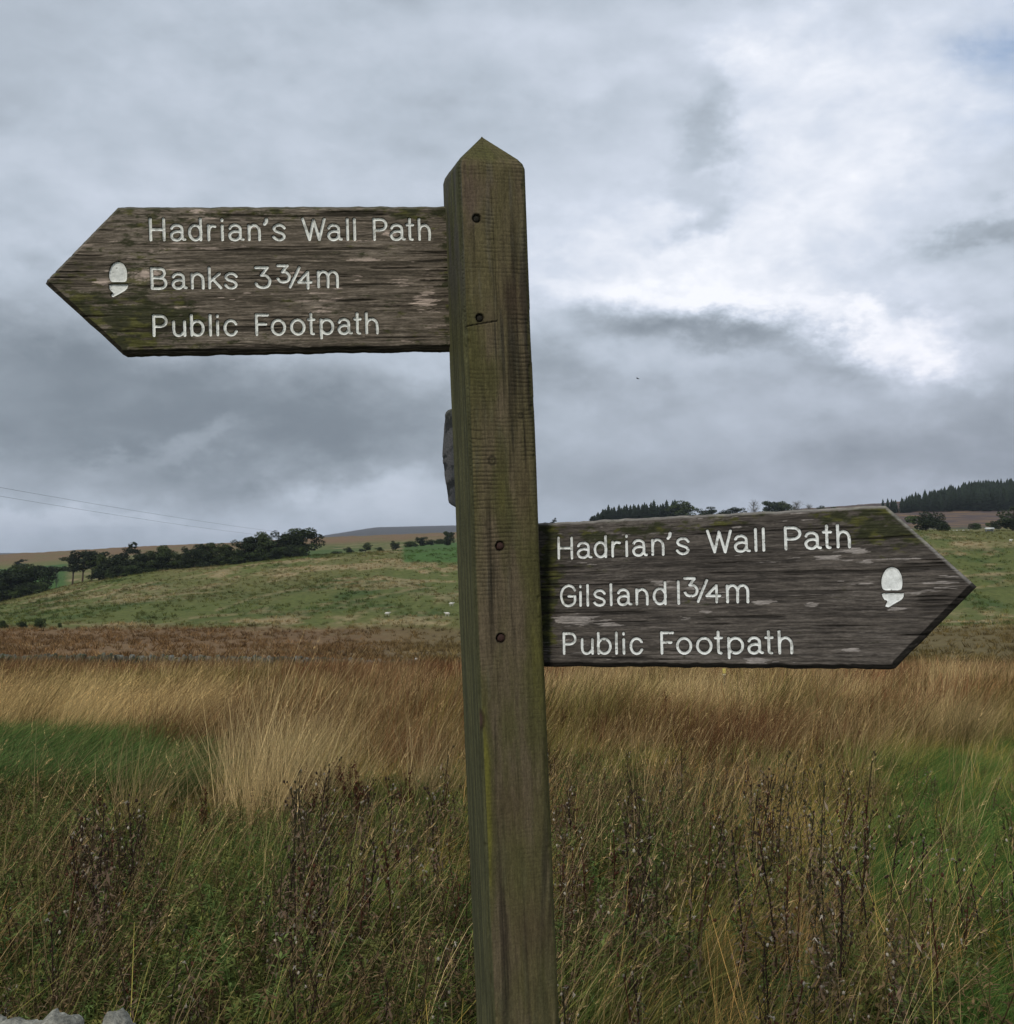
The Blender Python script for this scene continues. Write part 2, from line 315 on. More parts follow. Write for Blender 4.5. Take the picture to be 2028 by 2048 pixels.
def cover_colour(x, y):
    """what grows where: the ground's own colour"""
    u = CX + FPX * x / np.maximum(y, 5); zz = terrain_z(x, y)
    v = CY - FPX * np.tan(np.arctan2(zz - EYE, np.maximum(y, 5)) - PITCH)
    n1 = fbm(x / 40, y / 60, 11, 5); n2 = fbm(x / 9, y / 16, 21, 5, .6); n3 = fbm(x / 2.5, y / 5, 31, 4, .6)
    n4 = fbm(x / 30, y / 12, 41, 4, .55)
    green = np.array([.115, .130, .035]); dgreen = np.array([.066, .098, .026]); tawny = np.array([.34, .255, .135]); brown = np.array([.205, .125, .060])
    olive = np.array([.150, .140, .048]); bright = np.array([.068, .132, .030]); moor = np.array([.20, .125, .065]); heather = np.array([.10, .075, .07])
    soil = np.array([.05, .048, .022])
    c = np.empty(x.shape + (3,)); c[:] = green
    c = mixc(c, dgreen, sstep(n2, .45, .65)); c = mixc(c, olive, sstep(n1, .42, .6) * .7)
    c = mixc(c, tawny, sstep(n4 * .5 + n2 * .3 + n3 * .2, .525, .62) * .7)
    def bump(u0, v0, su, sv): return np.exp(-((u - u0) / su) ** 2 - ((v - v0) / sv) ** 2)
    straw = bump(470, 1148, 110, 12) + bump(250, 1188, 110, 12) * .8 + bump(830, 1143, 90, 8) * 1.1 + bump(560, 1243, 190, 7) + bump(230, 1250, 90, 4) * 1.2 + bump(870, 1192, 60, 14) * .8 \
        + bump(1960, 1232, 120, 9) * 1.2 + bump(1900, 1090, 150, 4) * .7 + bump(640, 1132, 40, 6) * .7 + bump(1980, 1262, 80, 5) * .6 + bump(330, 1175, 90, 6) * .5 + bump(800, 1297, 70, 4) * .9
    c = mixc(c, tawny * 1.05, np.clip(straw, 0, 1) * sstep(n2 * .6 + n3 * .4, .38, .58) * sstep(y, 150, 180))
    for pl in ([(195, 1205), (240, 1180), (330, 1160)], [(430, 1222), (510, 1195), (620, 1172), (760, 1160)], [(380, 1236), (500, 1226), (640, 1222)], [(640, 1212), (740, 1196), (860, 1170)], [(1850, 1160), (1950, 1150), (2040, 1146)], [(1790, 1100), (1900, 1098), (2030, 1092)], [(1840, 1178), (1940, 1176), (2030, 1168)]):
        pu, pvv = np.array(pl, float).T; vv_ = np.interp(u, pu, pvv); inr = (u > pu[0]) & (u < pu[-1]); c = mixc(c, tawny * .9, inr * np.exp(-((v - vv_) / 2.2) ** 2) * .65 * sstep(n3, .3, .5)); c = mixc(c, dgreen * .7, inr * np.exp(-((v - vv_ - 5) / 2.5) ** 2) * .45)
    c = mixc(c, dgreen * .9, np.clip(bump(620, 1190, 330, 16) * .6 + bump(150, 1215, 200, 14) * .5 + bump(700, 1225, 260, 10) * .5, 0, 1) * sstep(n2, .3, .55))
    # flat rushy bottom beyond the wall
    b = sstep(v + (n2 - .5) * 14, 1247, 1262) * (y > 60)
    btone = mixc(mixc(np.broadcast_to(brown, c.shape), brown * .75, sstep(n1 * .5 + n2 * .5, .42, .6) * .7), tawny * .8, sstep(n3 * .5 + n4 * .5, .55, .68) * .4)
    btone = mixc(btone, olive * .75, sstep(u, 600, 1000) * .6)
    c = mixc(c, btone, b)
    c = mixc(c, tawny * .85, np.clip(bump(2000, 1342, 240, 5) + bump(850, 1305, 60, 3), 0, 1) * (y > 60) * sstep(n3, .35, .5))
    # enclosed green pastures behind the crest
    c = mixc(c, mixc(np.broadcast_to(bright, c.shape), dgreen, sstep(n2, .45, .6) * .5), sstep(u, 800, 812) * sstep(v, 1128, 1122) * (y > 340) * (y < 700) * sstep(u, 1300, 1250))
    c = mixc(c, bright * .9, (y > 480) * (y < 900) * sstep(u, 145, 125))
    c = mixc(c, olive * 1.1, (y > 800) * (y < 1000) * sstep(u, 300, 100) * .8)
    c = mixc(c, bright * .8, (y > 430) * (y < 700) * sstep(u, 300, 340) * sstep(u, 800, 640) * .7)
    c = mixc(c, mixc(np.broadcast_to(moor, c.shape), olive, sstep(n4, .5, .65) * .6), sstep(y, 850, 1000) * sstep(u, 1000, 900))
    c = mixc(c, mixc(np.broadcast_to(heather, c.shape), moor * 1.1, sstep(n4, .45, .7)), sstep(u, 1150, 1300) * sstep(y, 470, 560))
    c = mixc(c, np.broadcast_to(np.array([.085, .08, .075]), c.shape), sstep(y, 2200, 3500))
    # under the near field grass
    near = mixc(np.broadcast_to(soil, c.shape), np.array([.11, .075, .04]), sstep(n2, .4, .6) * sstep(y, 8, 25))
    c = np.where((y < 64.0)[..., None], near, c)
    return c

M_ground = mat_attr('ground', 0.95, detail=[(0.9, (1, .5, 1), .72, 1.28), (7.0, (1, .6, 1), .75, 1.25)], bump=[(3.0, (1, 1, 1), 0.06)], spec=.1)
ns, ntt = 640, 560
tt = np.linspace(0, 1, ntt); ycrd = -22 + 26 * tt + (np.exp(tt ** 1.08 * 6.62) - 1) * 14.6
ycrd = np.unique(np.concatenate([ycrd, np.linspace(64, 420, 150)]))
sg = np.linspace(-1, 1, ns); sg = np.sign(sg) * (np.abs(sg) * .62 + np.abs(sg) ** 3 * .5)
Yg, Sg = np.meshgrid(ycrd, sg, indexing='ij'); Xg = Sg * (np.maximum(Yg, 0) + 22)
Zg = terrain_z(Xg, Yg)
nr, nc = Yg.shape
ii = (np.arange(nr - 1)[:, None] * nc + np.arange(nc - 1)[None])
Q = np.stack([ii, ii + 1, ii + nc + 1, ii + nc], -1).reshape(-1, 4)
ground = obj('ground', make_mesh('ground', np.stack([Xg, Yg, Zg], -1).reshape(-1, 3), Q, M_ground, cover_colour(Xg, Yg).reshape(-1, 3), smooth=True))
tag(ground, 'rough pasture and moorland rising to a low skyline', kind='structure')
del Yg, Sg, Xg, Zg, Q, ii

# ------------------------------------------------------------------ wood: boards and post
def cat(pts, n=6):
    """smooth curve through points"""
    p = np.array(pts, float); q = np.vstack([2 * p[0] - p[1], p, 2 * p[-1] - p[-2]]); o = []
    for i in range(1, len(q) - 2):
        for t in np.linspace(0, 1, n, endpoint=False):
            a, b, c, d = q[i-1], q[i], q[i+1], q[i+2]
            o.append(.5 * (2*b + (c-a)*t + (2*a-5*b+4*c-d)*t*t + (3*b-a-3*c+d)*t**3))
    o.append(p[-1]); return np.array(o)
def ell(cx, cy, rx, ry): th = np.linspace(0, 2 * np.pi, 33); return np.stack([cx + rx * np.cos(th), cy + ry * np.sin(th)], -1)
L_ = lambda *p: np.array(p, float)
ARCH = [(0, .42), (.12, .6), (.4, .70), (.65, .69), (.9, .58), (1, .4), (1, 0)]
GL = {
 'H': [L_((0,1),(0,0)), L_((1,1),(1,0)), L_((0,.5),(1,.5))],
 'a': [cat([(.03,.56),(.14,.66),(.34,.71),(.55,.70),(.74,.62),(.80,.48),(.80,.15),(.87,.04),(1,.02)]), cat([(.8,.37),(.5,.41),(.2,.37),(.02,.26),(.02,.14),(.14,.03),(.38,-.01),(.6,.03),(.8,.17)])],
 'd': [ell(.5,.35,.5,.355), L_((.97,1),(.97,0))], 'b': [ell(.5,.35,.5,.355), L_((.03,1),(.03,0))],
 'p': [ell(.5,.35,.5,.355), L_((.03,.70),(.03,-.22))], 'o': [ell(.5,.35,.5,.36)],
 'r': [L_((0,.69),(0,0)), cat([(0,.38),(.2,.57),(.5,.67),(1,.65)])],
 'i': [L_((.5,.68),(.5,0)), L_((.5,.975),(.5,.93))], 'l': [L_((.5,1),(.5,0))], '1': [L_((.5,1),(.5,0))],
 'n': [L_((0,.69),(0,0)), cat(ARCH)], 'h': [L_((0,1),(0,0)), cat(ARCH)],
 'm': [L_((0,.7),(0,0)), cat([(0,.5),(.1,.65),(.25,.71),(.4,.66),(.5,.5),(.5,0)]), cat([(.5,.5),(.6,.65),(.75,.71),(.9,.66),(1,.5),(1,0)])],
 "'": [cat([(.8,.99),(.7,.86),(.2,.76)])],
 's': [cat([(1,.57),(.8,.68),(.5,.715),(.2,.66),(.06,.54),(.2,.42),(.5,.36),(.84,.28),(.97,.15),(.82,.03),(.5,-.015),(.2,.03),(0,.14)])],
 'W': [L_((0,1),(.29,0),(.5,.95),(.75,0),(1,1))],
 'P': [L_((0,1),(0,0)), cat([(0,.98),(.6,.98),(.88,.9),(1,.74),(.9,.57),(.6,.47),(0,.46)])],
 't': [cat([(.45,1),(.45,.6),(.45,.12),(.56,.02),(.85,0)]), L_((0,.72),(1,.72))],
 'B': [L_((0,1),(0,0)), cat([(0,.98),(.6,.98),(.86,.9),(.92,.75),(.82,.61),(.55,.53),(0,.53)]), cat([(.5,.53),(.85,.47),(1,.28),(.93,.1),(.65,0),(0,0)])],
 'k': [L_((0,1),(0,0)), L_((.88,.71),(.05,.32)), L_((.3,.44),(1,0))],
 '3': [L_((0,1),(.85,1),(.4,.62)), cat([(.4,.62),(.72,.6),(.96,.44),(1,.28),(.86,.08),(.5,0),(.15,.06),(0,.2)])],
 '/': [L_((1,1),(0,0))], '4': [L_((.75,0),(.75,1),(0,.37),(1,.37))],
 'u': [cat([(0,.69),(0,.25),(.12,.06),(.4,-.01),(.7,.04),(1,.2)]), L_((1,.69),(1,0))],
 'c': [cat([(.98,.55),(.8,.67),(.5,.715),(.2,.64),(.02,.45),(.02,.24),(.2,.05),(.5,-.015),(.8,.03),(1,.17)])],
 'F': [L_((0,1),(0,0)), L_((0,.98),(1,.98)), L_((0,.52),(.82,.52))],
 'G': [cat([(1,.78),(.85,.94),(.5,1.01),(.15,.85),(0,.5),(.15,.12),(.5,-.01),(.85,.08),(1,.25),(1,.48)]), L_((1,.48),(.55,.48))]}

def seg_nearest(X, Z, poly):
    """distance and nearest point on a polyline"""
    bd = np.full(X.shape, 1e9); bx = np.zeros(X.shape); bz = np.zeros(X.shape)
    for (x0, z0), (x1, z1) in zip(poly[:-1], poly[1:]):
        dx_, dz_ = x1 - x0, z1 - z0; L2 = dx_ * dx_ + dz_ * dz_ + 1e-12
        t = np.clip(((X - x0) * dx_ + (Z - z0) * dz_) / L2, 0, 1); qx = x0 + t * dx_; qz = z0 + t * dz_
        d = np.hypot(X - qx, Z - qz); m = d < bd; bd = np.where(m, d, bd); bx = np.where(m, qx, bx); bz = np.where(m, qz, bz)
    return bd, bx, bz
def inside(X, Z, poly):
    c = np.zeros(X.shape, bool)
    for (x0, z0), (x1, z1) in zip(poly, np.roll(poly, -1, 0)):
        m = ((z0 > Z) != (z1 > Z)); xi = (x1 - x0) * (Z - z0) / (z1 - z0 + 1e-12) + x0; c ^= m & (X < xi)
    return c

M_wood = mat_attr('weathered_wood', 0.88, detail=[(60, (.5, 1, 6), .82, 1.18), (190, (.22, 1, 1.8), .66, 1.40), (520, (.35, 1, 1), .76, 1.26)], bump=[(110, (.12, 1, 1.6), .0016), (420, (.25, 1, 1), .0008)], spec=.18)
M_post = mat_attr('mossy_post_wood', 0.9, detail=[(40, (6, 6, .5), .78, 1.22), (160, (3, 3, .6), .8, 1.2), (520, (1, 1, 1), .82, 1.18)], bump=[(90, (1.6, 1.6, .15), .0009), (400, (1, 1, 1), .0005)], spec=.15)
M_paint = mat_attr('white_engraved_paint', 0.6, detail=[(120, (1, 1, 1), .80, 1.12), (600, (1, 1, 1), .88, 1.08)], bump=[(300, (1, 1, 1), .0005)], spec=.3)

def board_frame(P0, M): return Matrix(((M[0][0], M[0][1], M[0][2], P0[0]), (M[1][0], M[1][1], M[1][2], P0[1]), (M[2][0], M[2][1], M[2][2], P0[2]), (0, 0, 0, 1)))
def build_board(P0, M, sgn, L, T, tip, H, glyphs, icons, palette, root_w, parent, res=0.0009, thick=0.036, flecks=()):
    M = np.array(M); P0 = np.array(P0)
    def to_loc(u, v):
        r = ray(u, v); n = M[:, 1]; t = ((P0 - C0) @ n) / (r @ n); p = C0 + r * t - P0; return p @ M[:, 0], p @ M[:, 2]
    # grid: s along the board, h across; rows close together at the point
    s = np.concatenate([np.arange(-.06, L, res), np.linspace(L, L + T, int(T / res) + 1)])
    nh = int(H / res) + 1; hh = np.linspace(-.5, .5, nh)
    Sg, Hg = np.meshgrid(s, hh, indexing='ij')
    k = np.clip((Sg - L) / T, 0, 1)
    wob_t = (fbm(Sg * 60, Sg * 0, 91, 4) - .5) * .0022; wob_b = (fbm(Sg * 60, Sg * 0, 97, 4) - .5) * .003
    top = H / 2 * (1 - k) + tip * k + wob_t * (1 - k); bot = -H / 2 * (1 - k) + tip * k + wob_b * (1 - k)
    Z = bot + (top - bot) * (Hg + .5); X = Sg * sgn
    # engraving
    gd = np.full(X.shape, 1e9); D_icon = np.full(X.shape, 1e9); letters = []
    hw = palette['hw']
    for ch, x0, x1, base, capt in glyphs:
        (lx, lz0), (rx_, rz0) = to_loc(x0, base), to_loc(x1, base); (lx1, lz1) = to_loc((x0 + x1) / 2, capt)
        wv = np.array([rx_ - lx, rz0 - lz0]); hv = np.array([lx1 - (lx + rx_) / 2, lz1 - (lz0 + rz0) / 2])
        hv = np.array([hv[0] * .0 + -wv[1] * 0, hv[1]]) + np.array([0.02 * 0, 0])
        polys = [np.array([lx, lz0]) + p[:, :1] * wv + p[:, 1:] * hv for p in GL[ch]]
        allp = np.vstack(polys); mn = allp.min(0) - .006; mx_ = allp.max(0) + .006
        sel = (X > mn[0]) & (X < mx_[0]) & (Z > mn[1]) & (Z < mx_[1]); xs, zs = X[sel], Z[sel]
        hw_c = hw * (1.15 if ch == "'" else 1.0) * (1 if ch not in 'W' else 1.0)
        bd, bx, bz = None, None, None
        for p in polys:
            d, a, b = seg_nearest(xs, zs, p)
            if bd is None: bd, bx, bz = d, a, b
            else:
                m = d < bd; bd = np.where(m, d, bd); bx = np.where(m, a, bx); bz = np.where(m, b, bz)
        near = np.abs(bd - hw_c) < res * .55                    # slide grid points onto the cut edge
        f = np.where(near, hw_c / np.maximum(bd, 1e-6), 1.0)
        X[sel] = bx + (xs - bx) * f; Z[sel] = bz + (zs - bz) * f; bd = bd * f
        gd[sel] = np.minimum(gd[sel], bd - hw_c); letters.append((ch, polys, mn, mx_, hw_c))
    icon_geo = []
    for name, pts in icons:
        poly = np.array([to_loc(*p) for p in pts]); poly = cat(np.vstack([poly, poly[:1]]), 4)[:-1] if name != 'acorn_cup' else poly
        cl = np.vstack([poly, poly[:1]]); mn = poly.min(0) - .004; mx_ = poly.max(0) + .004
        sel = (X > mn[0]) & (X < mx_[0]) & (Z > mn[1]) & (Z < mx_[1]); xs, zs = X[sel], Z[sel]
        d, a, b = seg_nearest(xs, zs, cl); ins = inside(xs, zs, poly)
        near = d < res * .5; X[sel] = np.where(near, a, xs); Z[sel] = np.where(near, b, zs)
        sd_ = np.where(near, 0, np.where(ins, -d, d)); gd[sel] = np.minimum(gd[sel], sd_); icon_geo.append((name, poly, cl, mn, mx_))
    # edge chamfers and grain relief
    e_top = (top - Z); e_bot = (Z - bot); fac = np.where(k > 0, np.cos(math.atan2(H / 2, T)), 1.0)
    e_top = e_top * fac; e_bot = e_bot * fac
    Y = np.maximum(0, .0045 - e_top) * .9 + np.maximum(0, .0065 - e_bot) * .95
    g1 = fbm(X * 15, Z * 320, 51, 4, .65); g2 = fbm(X * 26, Z * 620, 61, 3, .6); crack = sstep(fbm(X * 7, Z * 210, 71, 3, .5), .66, .76)
    free = sstep(gd, 0, .0012)
    Y = Y + ((g1 - .5) * .0016 + (g2 - .5) * .0008 + crack * .0016) * free
    Y = np.where(gd <= 1e-7, .0038, Y)
    # colour
    low = fbm(X * 9 + 3, Z * 22, 81, 4, .5); st = fbm(X * palette['gx'], Z * 300, 52, 5, .68); fine = fbm(X * 70, Z * 800, 53, 3, .6)
    gw = Z + .004 * (fbm(X * 7, Z * 9, 83, 3) - .5); ringl = fbm(X * 4, gw * 330, 84, 3, .6)
    c = mixc(np.broadcast_to(palette['dark'], X.shape + (3,)), palette['mid'], sstep(st * .35 + fine * .25 + ringl * .28 + low * .12, .38, .62))
    c = mixc(c, palette['light'], sstep(st * .35 + fine * .35 + low * .3, .53, .68) * palette['light_amt'])
    fl = fbm(X * 30, Z * 330, 101, 3, .55) * .6 + fbm(X * 9, Z * 40, 103, 3) * .4
    c = mixc(c, palette['fleck'], sstep(fl, palette['fthr'], palette['fthr'] + .035) * .8)
    raw = fbm(X * 26, Z * 420, 105, 4, .6)
    for (u, v, su, sv, a, thr) in flecks:
        lx, lz = to_loc(u, v); q = np.exp(-((X - lx) / (su / 1336)) ** 2 - ((Z - lz) / (sv / 1336)) ** 2) * a
        c = mixc(c, palette['fleck'] * 1.1, sstep(q + (raw - .5) * 1.3, thr, thr + .12) * .85)
    ms = palette['moss_bias'] + (low - .5) * .7 + (fbm(X * 55, Z * 150, 107, 5, .72) - .5) * 1.5
    for (u, v, su, sv, a) in palette['moss']:
        lx, lz = to_loc(u, v); ms = ms + np.exp(-((X - lx) / (su / 1336)) ** 2 - ((Z - lz) / (sv / 1336)) ** 2) * a
    mcol = mixc(np.broadcast_to(np.array([.030, .034, .012]), c.shape), np.array([.085, .085, .018]), sstep(fbm(X * 60, Z * 120, 109, 3), .45, .7))
    c = mixc(c, mcol, sstep(ms, .42, .75) * .85)
    c = mixc(c, palette['dark'] * .45, crack * .8)
    edge = np.minimum(e_top, e_bot); c = mixc(c, palette['top_edge'], sstep(e_top, .005, .0015) * .6)  # skylight caught by the top chamfer, painted into the wood colour
    c = mixc(c, palette['dark'] * .45, sstep(e_bot, .0072, .0055) * .85)  # shade on the downward-facing lower chamfer, painted dark
    c = mixc(c, palette['dark'] * .55, sstep(gd, .0012, .0002) * .7)  # shadow in and around the engraved cuts, painted into the wood
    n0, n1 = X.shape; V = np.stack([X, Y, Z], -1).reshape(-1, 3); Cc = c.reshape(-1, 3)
    i0 = np.arange(n0 - 1)[:, None] * n1 + np.arange(n1 - 1)[None]
    Qs = np.stack([i0, i0 + n1, i0 + n1 + 1, i0 + 1], -1).reshape(-1, 4)
    if sgn < 0: Qs = Qs[:, ::-1]
    # sides and back
    loop = np.concatenate([np.arange(n0) * n1, (n0 - 1) * n1 + np.arange(1, n1), (np.arange(n0 - 2, -1, -1)) * n1 + n1 - 1, np.arange(n1 - 2, 0, -1)])
    bv = V[loop].copy(); bv[:, 1] = thick; nb = len(V); V = np.vstack([V, bv]); Cc = np.vstack([Cc, np.broadcast_to(palette['dark'] * .6, (len(loop), 3))])
    a = np.arange(len(loop)); b = (a + 1) % len(loop)
    Qe = np.stack([loop[a], nb + a, nb + b, loop[b]], -1)
    top_i = nb + np.arange(n0 + n1 - 1, 2 * n0 + n1 - 2); bot_i = nb + np.arange(n0 - 1)
    bk = []
    nt_ = min(len(top_i), n0 - 1)
    for j in range(0, nt_ - 1):
        bk.append((bot_i[j], bot_i[j + 1], top_i[nt_ - 2 - j], top_i[nt_ - 1 - j]))
    me = make_mesh('finger_board', V, [Qs, Qe, np.array(bk)], M_wood, Cc, smooth=True)
    o = obj('finger_board', me, parent)
    # painted letters lying in the grooves
    for ch, polys, mn, mx_, hwc in letters:
        r = .00055; gx, gz = np.meshgrid(np.arange(mn[0], mx_[0], r), np.arange(mn[1], mx_[1], r), indexing='ij'); bd = None
        for p in polys:
            d, a_, b_ = seg_nearest(gx, gz, p)
            if bd is None: bd, bx, bz = d, a_, b_
            else: m = d < bd; bd = np.where(m, d, bd); bx = np.where(m, a_, bx); bz = np.where(m, b_, bz)
        wp = hwc + .00012 + (fbm(gx * 500, gz * 500, 7, 3) - .5) * .0004
        keep = bd < wp + r * .75
        f = np.where(bd > wp, wp / np.maximum(bd, 1e-6), 1.0); gx2 = bx + (gx - bx) * f; gz2 = bz + (gz - bz) * f; dd = np.minimum(bd / hwc, 1)
        yy = .0030 - .0012 * dd ** 2 - .0004 + (fbm(gx * 300, gz * 300, 9, 3) - .5) * .0006
        q = keep[:-1, :-1] & keep[1:, :-1] & keep[1:, 1:] & keep[:-1, 1:]
        idx = np.arange(gx.size).reshape(gx.shape); qa = np.stack([idx[:-1, :-1][q], idx[1:, :-1][q], idx[1:, 1:][q], idx[:-1, 1:][q]], -1)
        used, inv = np.unique(qa, return_inverse=True); VV = np.stack([gx2, yy, gz2], -1).reshape(-1, 3)[used]
        dirt = fbm(gx * 160, gz * 160, 13, 4, .6).ravel()[used]; ed = dd.ravel()[used]
        cc = mixc(np.broadcast_to(palette['paint'], (len(used), 3)), np.array([.22, .21, .17]), sstep(dirt, .56, .72) * .5)
        cc = mixc(cc, np.array([.05, .045, .035]), sstep(fbm(gx * 230, gz * 230, 19, 2).ravel()[used] + ed * .08, palette['chip'], palette['chip'] + .07))
        obj('letter', make_mesh('letter', VV, inv.reshape(qa.shape), M_paint, cc, smooth=True), o)
    for name, poly, cl, mn, mx_ in icon_geo:
        r = .0007; gx, gz = np.meshgrid(np.arange(mn[0], mx_[0], r), np.arange(mn[1], mx_[1], r), indexing='ij')
        d, a_, b_ = seg_nearest(gx, gz, cl); ins = inside(gx, gz, poly); keep = ins | (d < r * .8)
        gx2 = np.where(ins, gx, a_); gz2 = np.where(ins, gz, b_); dd = np.where(ins, d, 0)
        pit = sstep(fbm(gx * 220, gz * 220, 29, 3), .80, .86)
        yy = .0029 - .0010 * sstep(dd, .002, 0) + pit * .0007 + (fbm(gx * 90, gz * 90, 27, 3) - .5) * .0007
        q = keep[:-1, :-1] & keep[1:, :-1] & keep[1:, 1:] & keep[:-1, 1:]
        idx = np.arange(gx.size).reshape(gx.shape); qa = np.stack([idx[:-1, :-1][q], idx[1:, :-1][q], idx[1:, 1:][q], idx[:-1, 1:][q]], -1)
        used, inv = np.unique(qa, return_inverse=True); VV = np.stack([gx2, yy, gz2], -1).reshape(-1, 3)[used]
        cc = mixc(np.broadcast_to(palette['paint'] * 1.08, (len(used), 3)), np.array([.2, .19, .16]), pit.ravel()[used] * .9)
        cc = mixc(cc, palette['paint'] * .75, sstep(fbm(gx * 60, gz * 60, 33, 4, .6).ravel()[used], .5, .75) * .6)
        obj(name, make_mesh(name, VV, inv.reshape(qa.shape), M_paint, cc, smooth=True), o)
    return o

def line(text, spans, u0, b0, t0, u1, b1, t1):
    """text with the pixel span of every letter; baseline and cap line run from (u0) to (u1)"""
    o = []
    for ch, sp in zip(text, spans):
        a, b = (sp if isinstance(sp, tuple) else (sp - 1, sp + 1)); m = ((a + b) / 2 - u0) / (u1 - u0)
        fa, fb = (a - u0) / (u1 - u0), (b - u0) / (u1 - u0); bs = b0 + (b1 - b0) * m
        o.append((ch, a, b, bs, t0 + (t1 - t0) * m))
    return o
def zx(o, pairs, k=5.978): return [tuple(o + v / k for v in p) if isinstance(p, tuple) else o + p / k for p in pairs]

GLl = line("Hadrian's", zx(280, [(127, 287), (375, 535), (592, 730), (822, 900), 985, (1072, 1232), (1305, 1428), (1485, 1525), (1597, 1728)]), 300, 479.3, 437.8, 860, 478.2, 438)
GLl += line("WallPath", zx(580, [(158, 415), (462, 614), 690, 775, (1010, 1152), (1212, 1370), (1402, 1472), (1548, 1668)]), 300, 479.5, 437.8, 860, 478.2, 438)
GLl += line("Banks3", zx(200, [(622, 786), (872, 1030), (1103, 1232), (1310, 1445), (1500, 1632)]) + zx(480, [(193, 357)]), 305, 576.3, 536.2, 660, 573.8, 534)
for ch, a, b, bs, tp in (('3', 455, 590, 380, 185), ('/', 598, 715, 440, 208), ('4', 702, 850, 452, 262)): GLl.append((ch, 480 + a / 5.978, 480 + b / 5.978, 500 + bs / 5.978, 500 + tp / 5.978))
GLl += line("m", zx(480, [(940, 1165)]), 305, 576.3, 536.2, 660, 573.4, 530.5)
GLl += line("Public", zx(200, [(645, 795), (882, 1013), (1092, 1235), 1320, 1407, (1495, 1630)]), 308, 671.0, 631.3, 750, 665.6, 626.5)
GLl += line("Footpath", zx(480, [(200, 335), (385, 535), (617, 768), (822, 888), (968, 1112), (1185, 1332), (1375, 1442), (1515, 1642)]), 308, 671.5, 631.5, 750, 665.6, 626.3)
R1 = (1120, 1116.6, 1076, 1690, 1093.5, 1050)
GLr = line("Hadrian's", zx(1080, [(222, 378), (452, 608), (655, 788), (866, 950), 1035, (1115, 1272), (1345, 1470), (1525, 1565), (1637, 1772)]), *R1)
GLr += line("WallPath", zx(1380, [(212, 488), (540, 708), 787, 880, (1145, 1318), (1385, 1558), (1600, 1685), (1770, 1905)]), *R1)
R2 = (1135, 1211.3, 1171.8, 1480, 1204, 1158.5)
GLr += line("Gilsland1", zx(1080, [(252, 415), 482, 568, (645, 770), 848, (932, 1085), (1155, 1280), (1362, 1500), 1655]), *R2)
for ch, a, b, bs, tp in (('3', 355, 500, 250, 38), ('/', 400, 510, 315, 62), ('4', 505, 662, 320, 125)): GLr.append((ch, 1310.2 + a / 5.978 + (0 if ch == '3' else 19.7 - 1.0), 1310.2 + b / 5.978 + (0 if ch == '3' else 19.7 - 1.0), 1150 + bs / 5.978, 1150 + tp / 5.978))
GLr += line("m", zx(1380, [(447, 690)]), 1135, 1211.3, 1171.8, 1480, 1203.6, 1157)
R3 = (1127, 1306.8, 1266.5, 1570, 1305.7, 1262.8)
GLr += line("Public", zx(1080, [(285, 422), (502, 625), (692, 840), 912, 1000, (1085, 1215)]), *R3)
GLr += line("Footpath", zx(1080, [(1455, 1592), (1642, 1803)]) + zx(1380, [(87, 252), (305, 380), (460, 630), (702, 865), (910, 985), (1070, 1215)]), *R3)

def dome(u0, u1, v0, v1, lean=0):
    w_ = (u1 - u0) / 2; m = (u0 + u1) / 2; h_ = v1 - v0
    return [(m + lean, v0), (m + w_ * .55 + lean, v0 + h_ * .10), (m + w_ * .9, v0 + h_ * .36), (u1, v0 + h_ * .62), (u1 - w_ * .03, v0 + h_ * .86), (m + w_ * .78, v1), (m, v1 + .5), (m - w_ * .74, v1),
            (u0 + w_ * .03, v0 + h_ * .84), (u0, v0 + h_ * .6), (u0 + w_ * .14, v0 + h_ * .33), (m - w_ * .5 + lean, v0 + h_ * .09)]
def q6(o, pts, k): return [(o[0] + a / k, o[1] + b / k) for a, b in pts]
icL = [('acorn_nut', dome(218, 253.5, 523, 563)), ('acorn_cup', q6((200, 500), [(106, 415), (130, 412), (330, 409), (332, 432), (322, 458), (296, 484), (225, 525), (152, 562), (130, 548), (136, 528), (162, 514), (128, 488), (110, 462)], 5.978))]
icR = [('acorn_nut', dome(1762.6, 1804.3, 1133.5, 1180)), ('acorn_cup', q6((1680, 960), [(400, 1098), (420, 1093), (616, 1092), (613, 1125), (600, 1150), (578, 1166), (520, 1198), (470, 1230), (437, 1222), (440, 1205), (458, 1168), (425, 1155), (410, 1128)], 4.83))]

palL = dict(gx=11, hw=.0020, dark=np.array([.076, .062, .044]), mid=np.array([.185, .150, .112]), light=np.array([.27, .225, .175]), light_amt=.55, fleck=np.array([.47, .37, .30]), fthr=.70, moss_bias=.20, chip=.92,
            moss=[(500, 420, 420, 16, .30), (840, 430, 70, 30, .5), (895, 560, 16, 220, .55), (190, 600, 120, 60, .45), (300, 650, 130, 40, .5), (260, 690, 70, 16, .6), (350, 620, 60, 25, .4), (860, 670, 60, 25, .25), (400, 500, 160, 25, .15)],
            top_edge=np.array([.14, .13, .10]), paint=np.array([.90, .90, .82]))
palR = dict(gx=17, hw=.0019, dark=np.array([.050, .043, .037]), mid=np.array([.112, .095, .080]), light=np.array([.165, .145, .128]), light_amt=.5, fleck=np.array([.31, .275, .25]), fthr=.695, moss_bias=.04, chip=.86,
            moss=[(1098, 1120, 26, 90, .95), (1092, 1230, 30, 60, .8), (1250, 1062, 200, 26, .42), (1740, 1050, 90, 45, .75), (1820, 1060, 60, 50, .35), (1500, 1040, 160, 18, .3), (1160, 1110, 60, 40, .3), (1090, 1300, 18, 60, .4)],
            top_edge=np.array([.30, .28, .25]), paint=np.array([.89, .90, .86]))
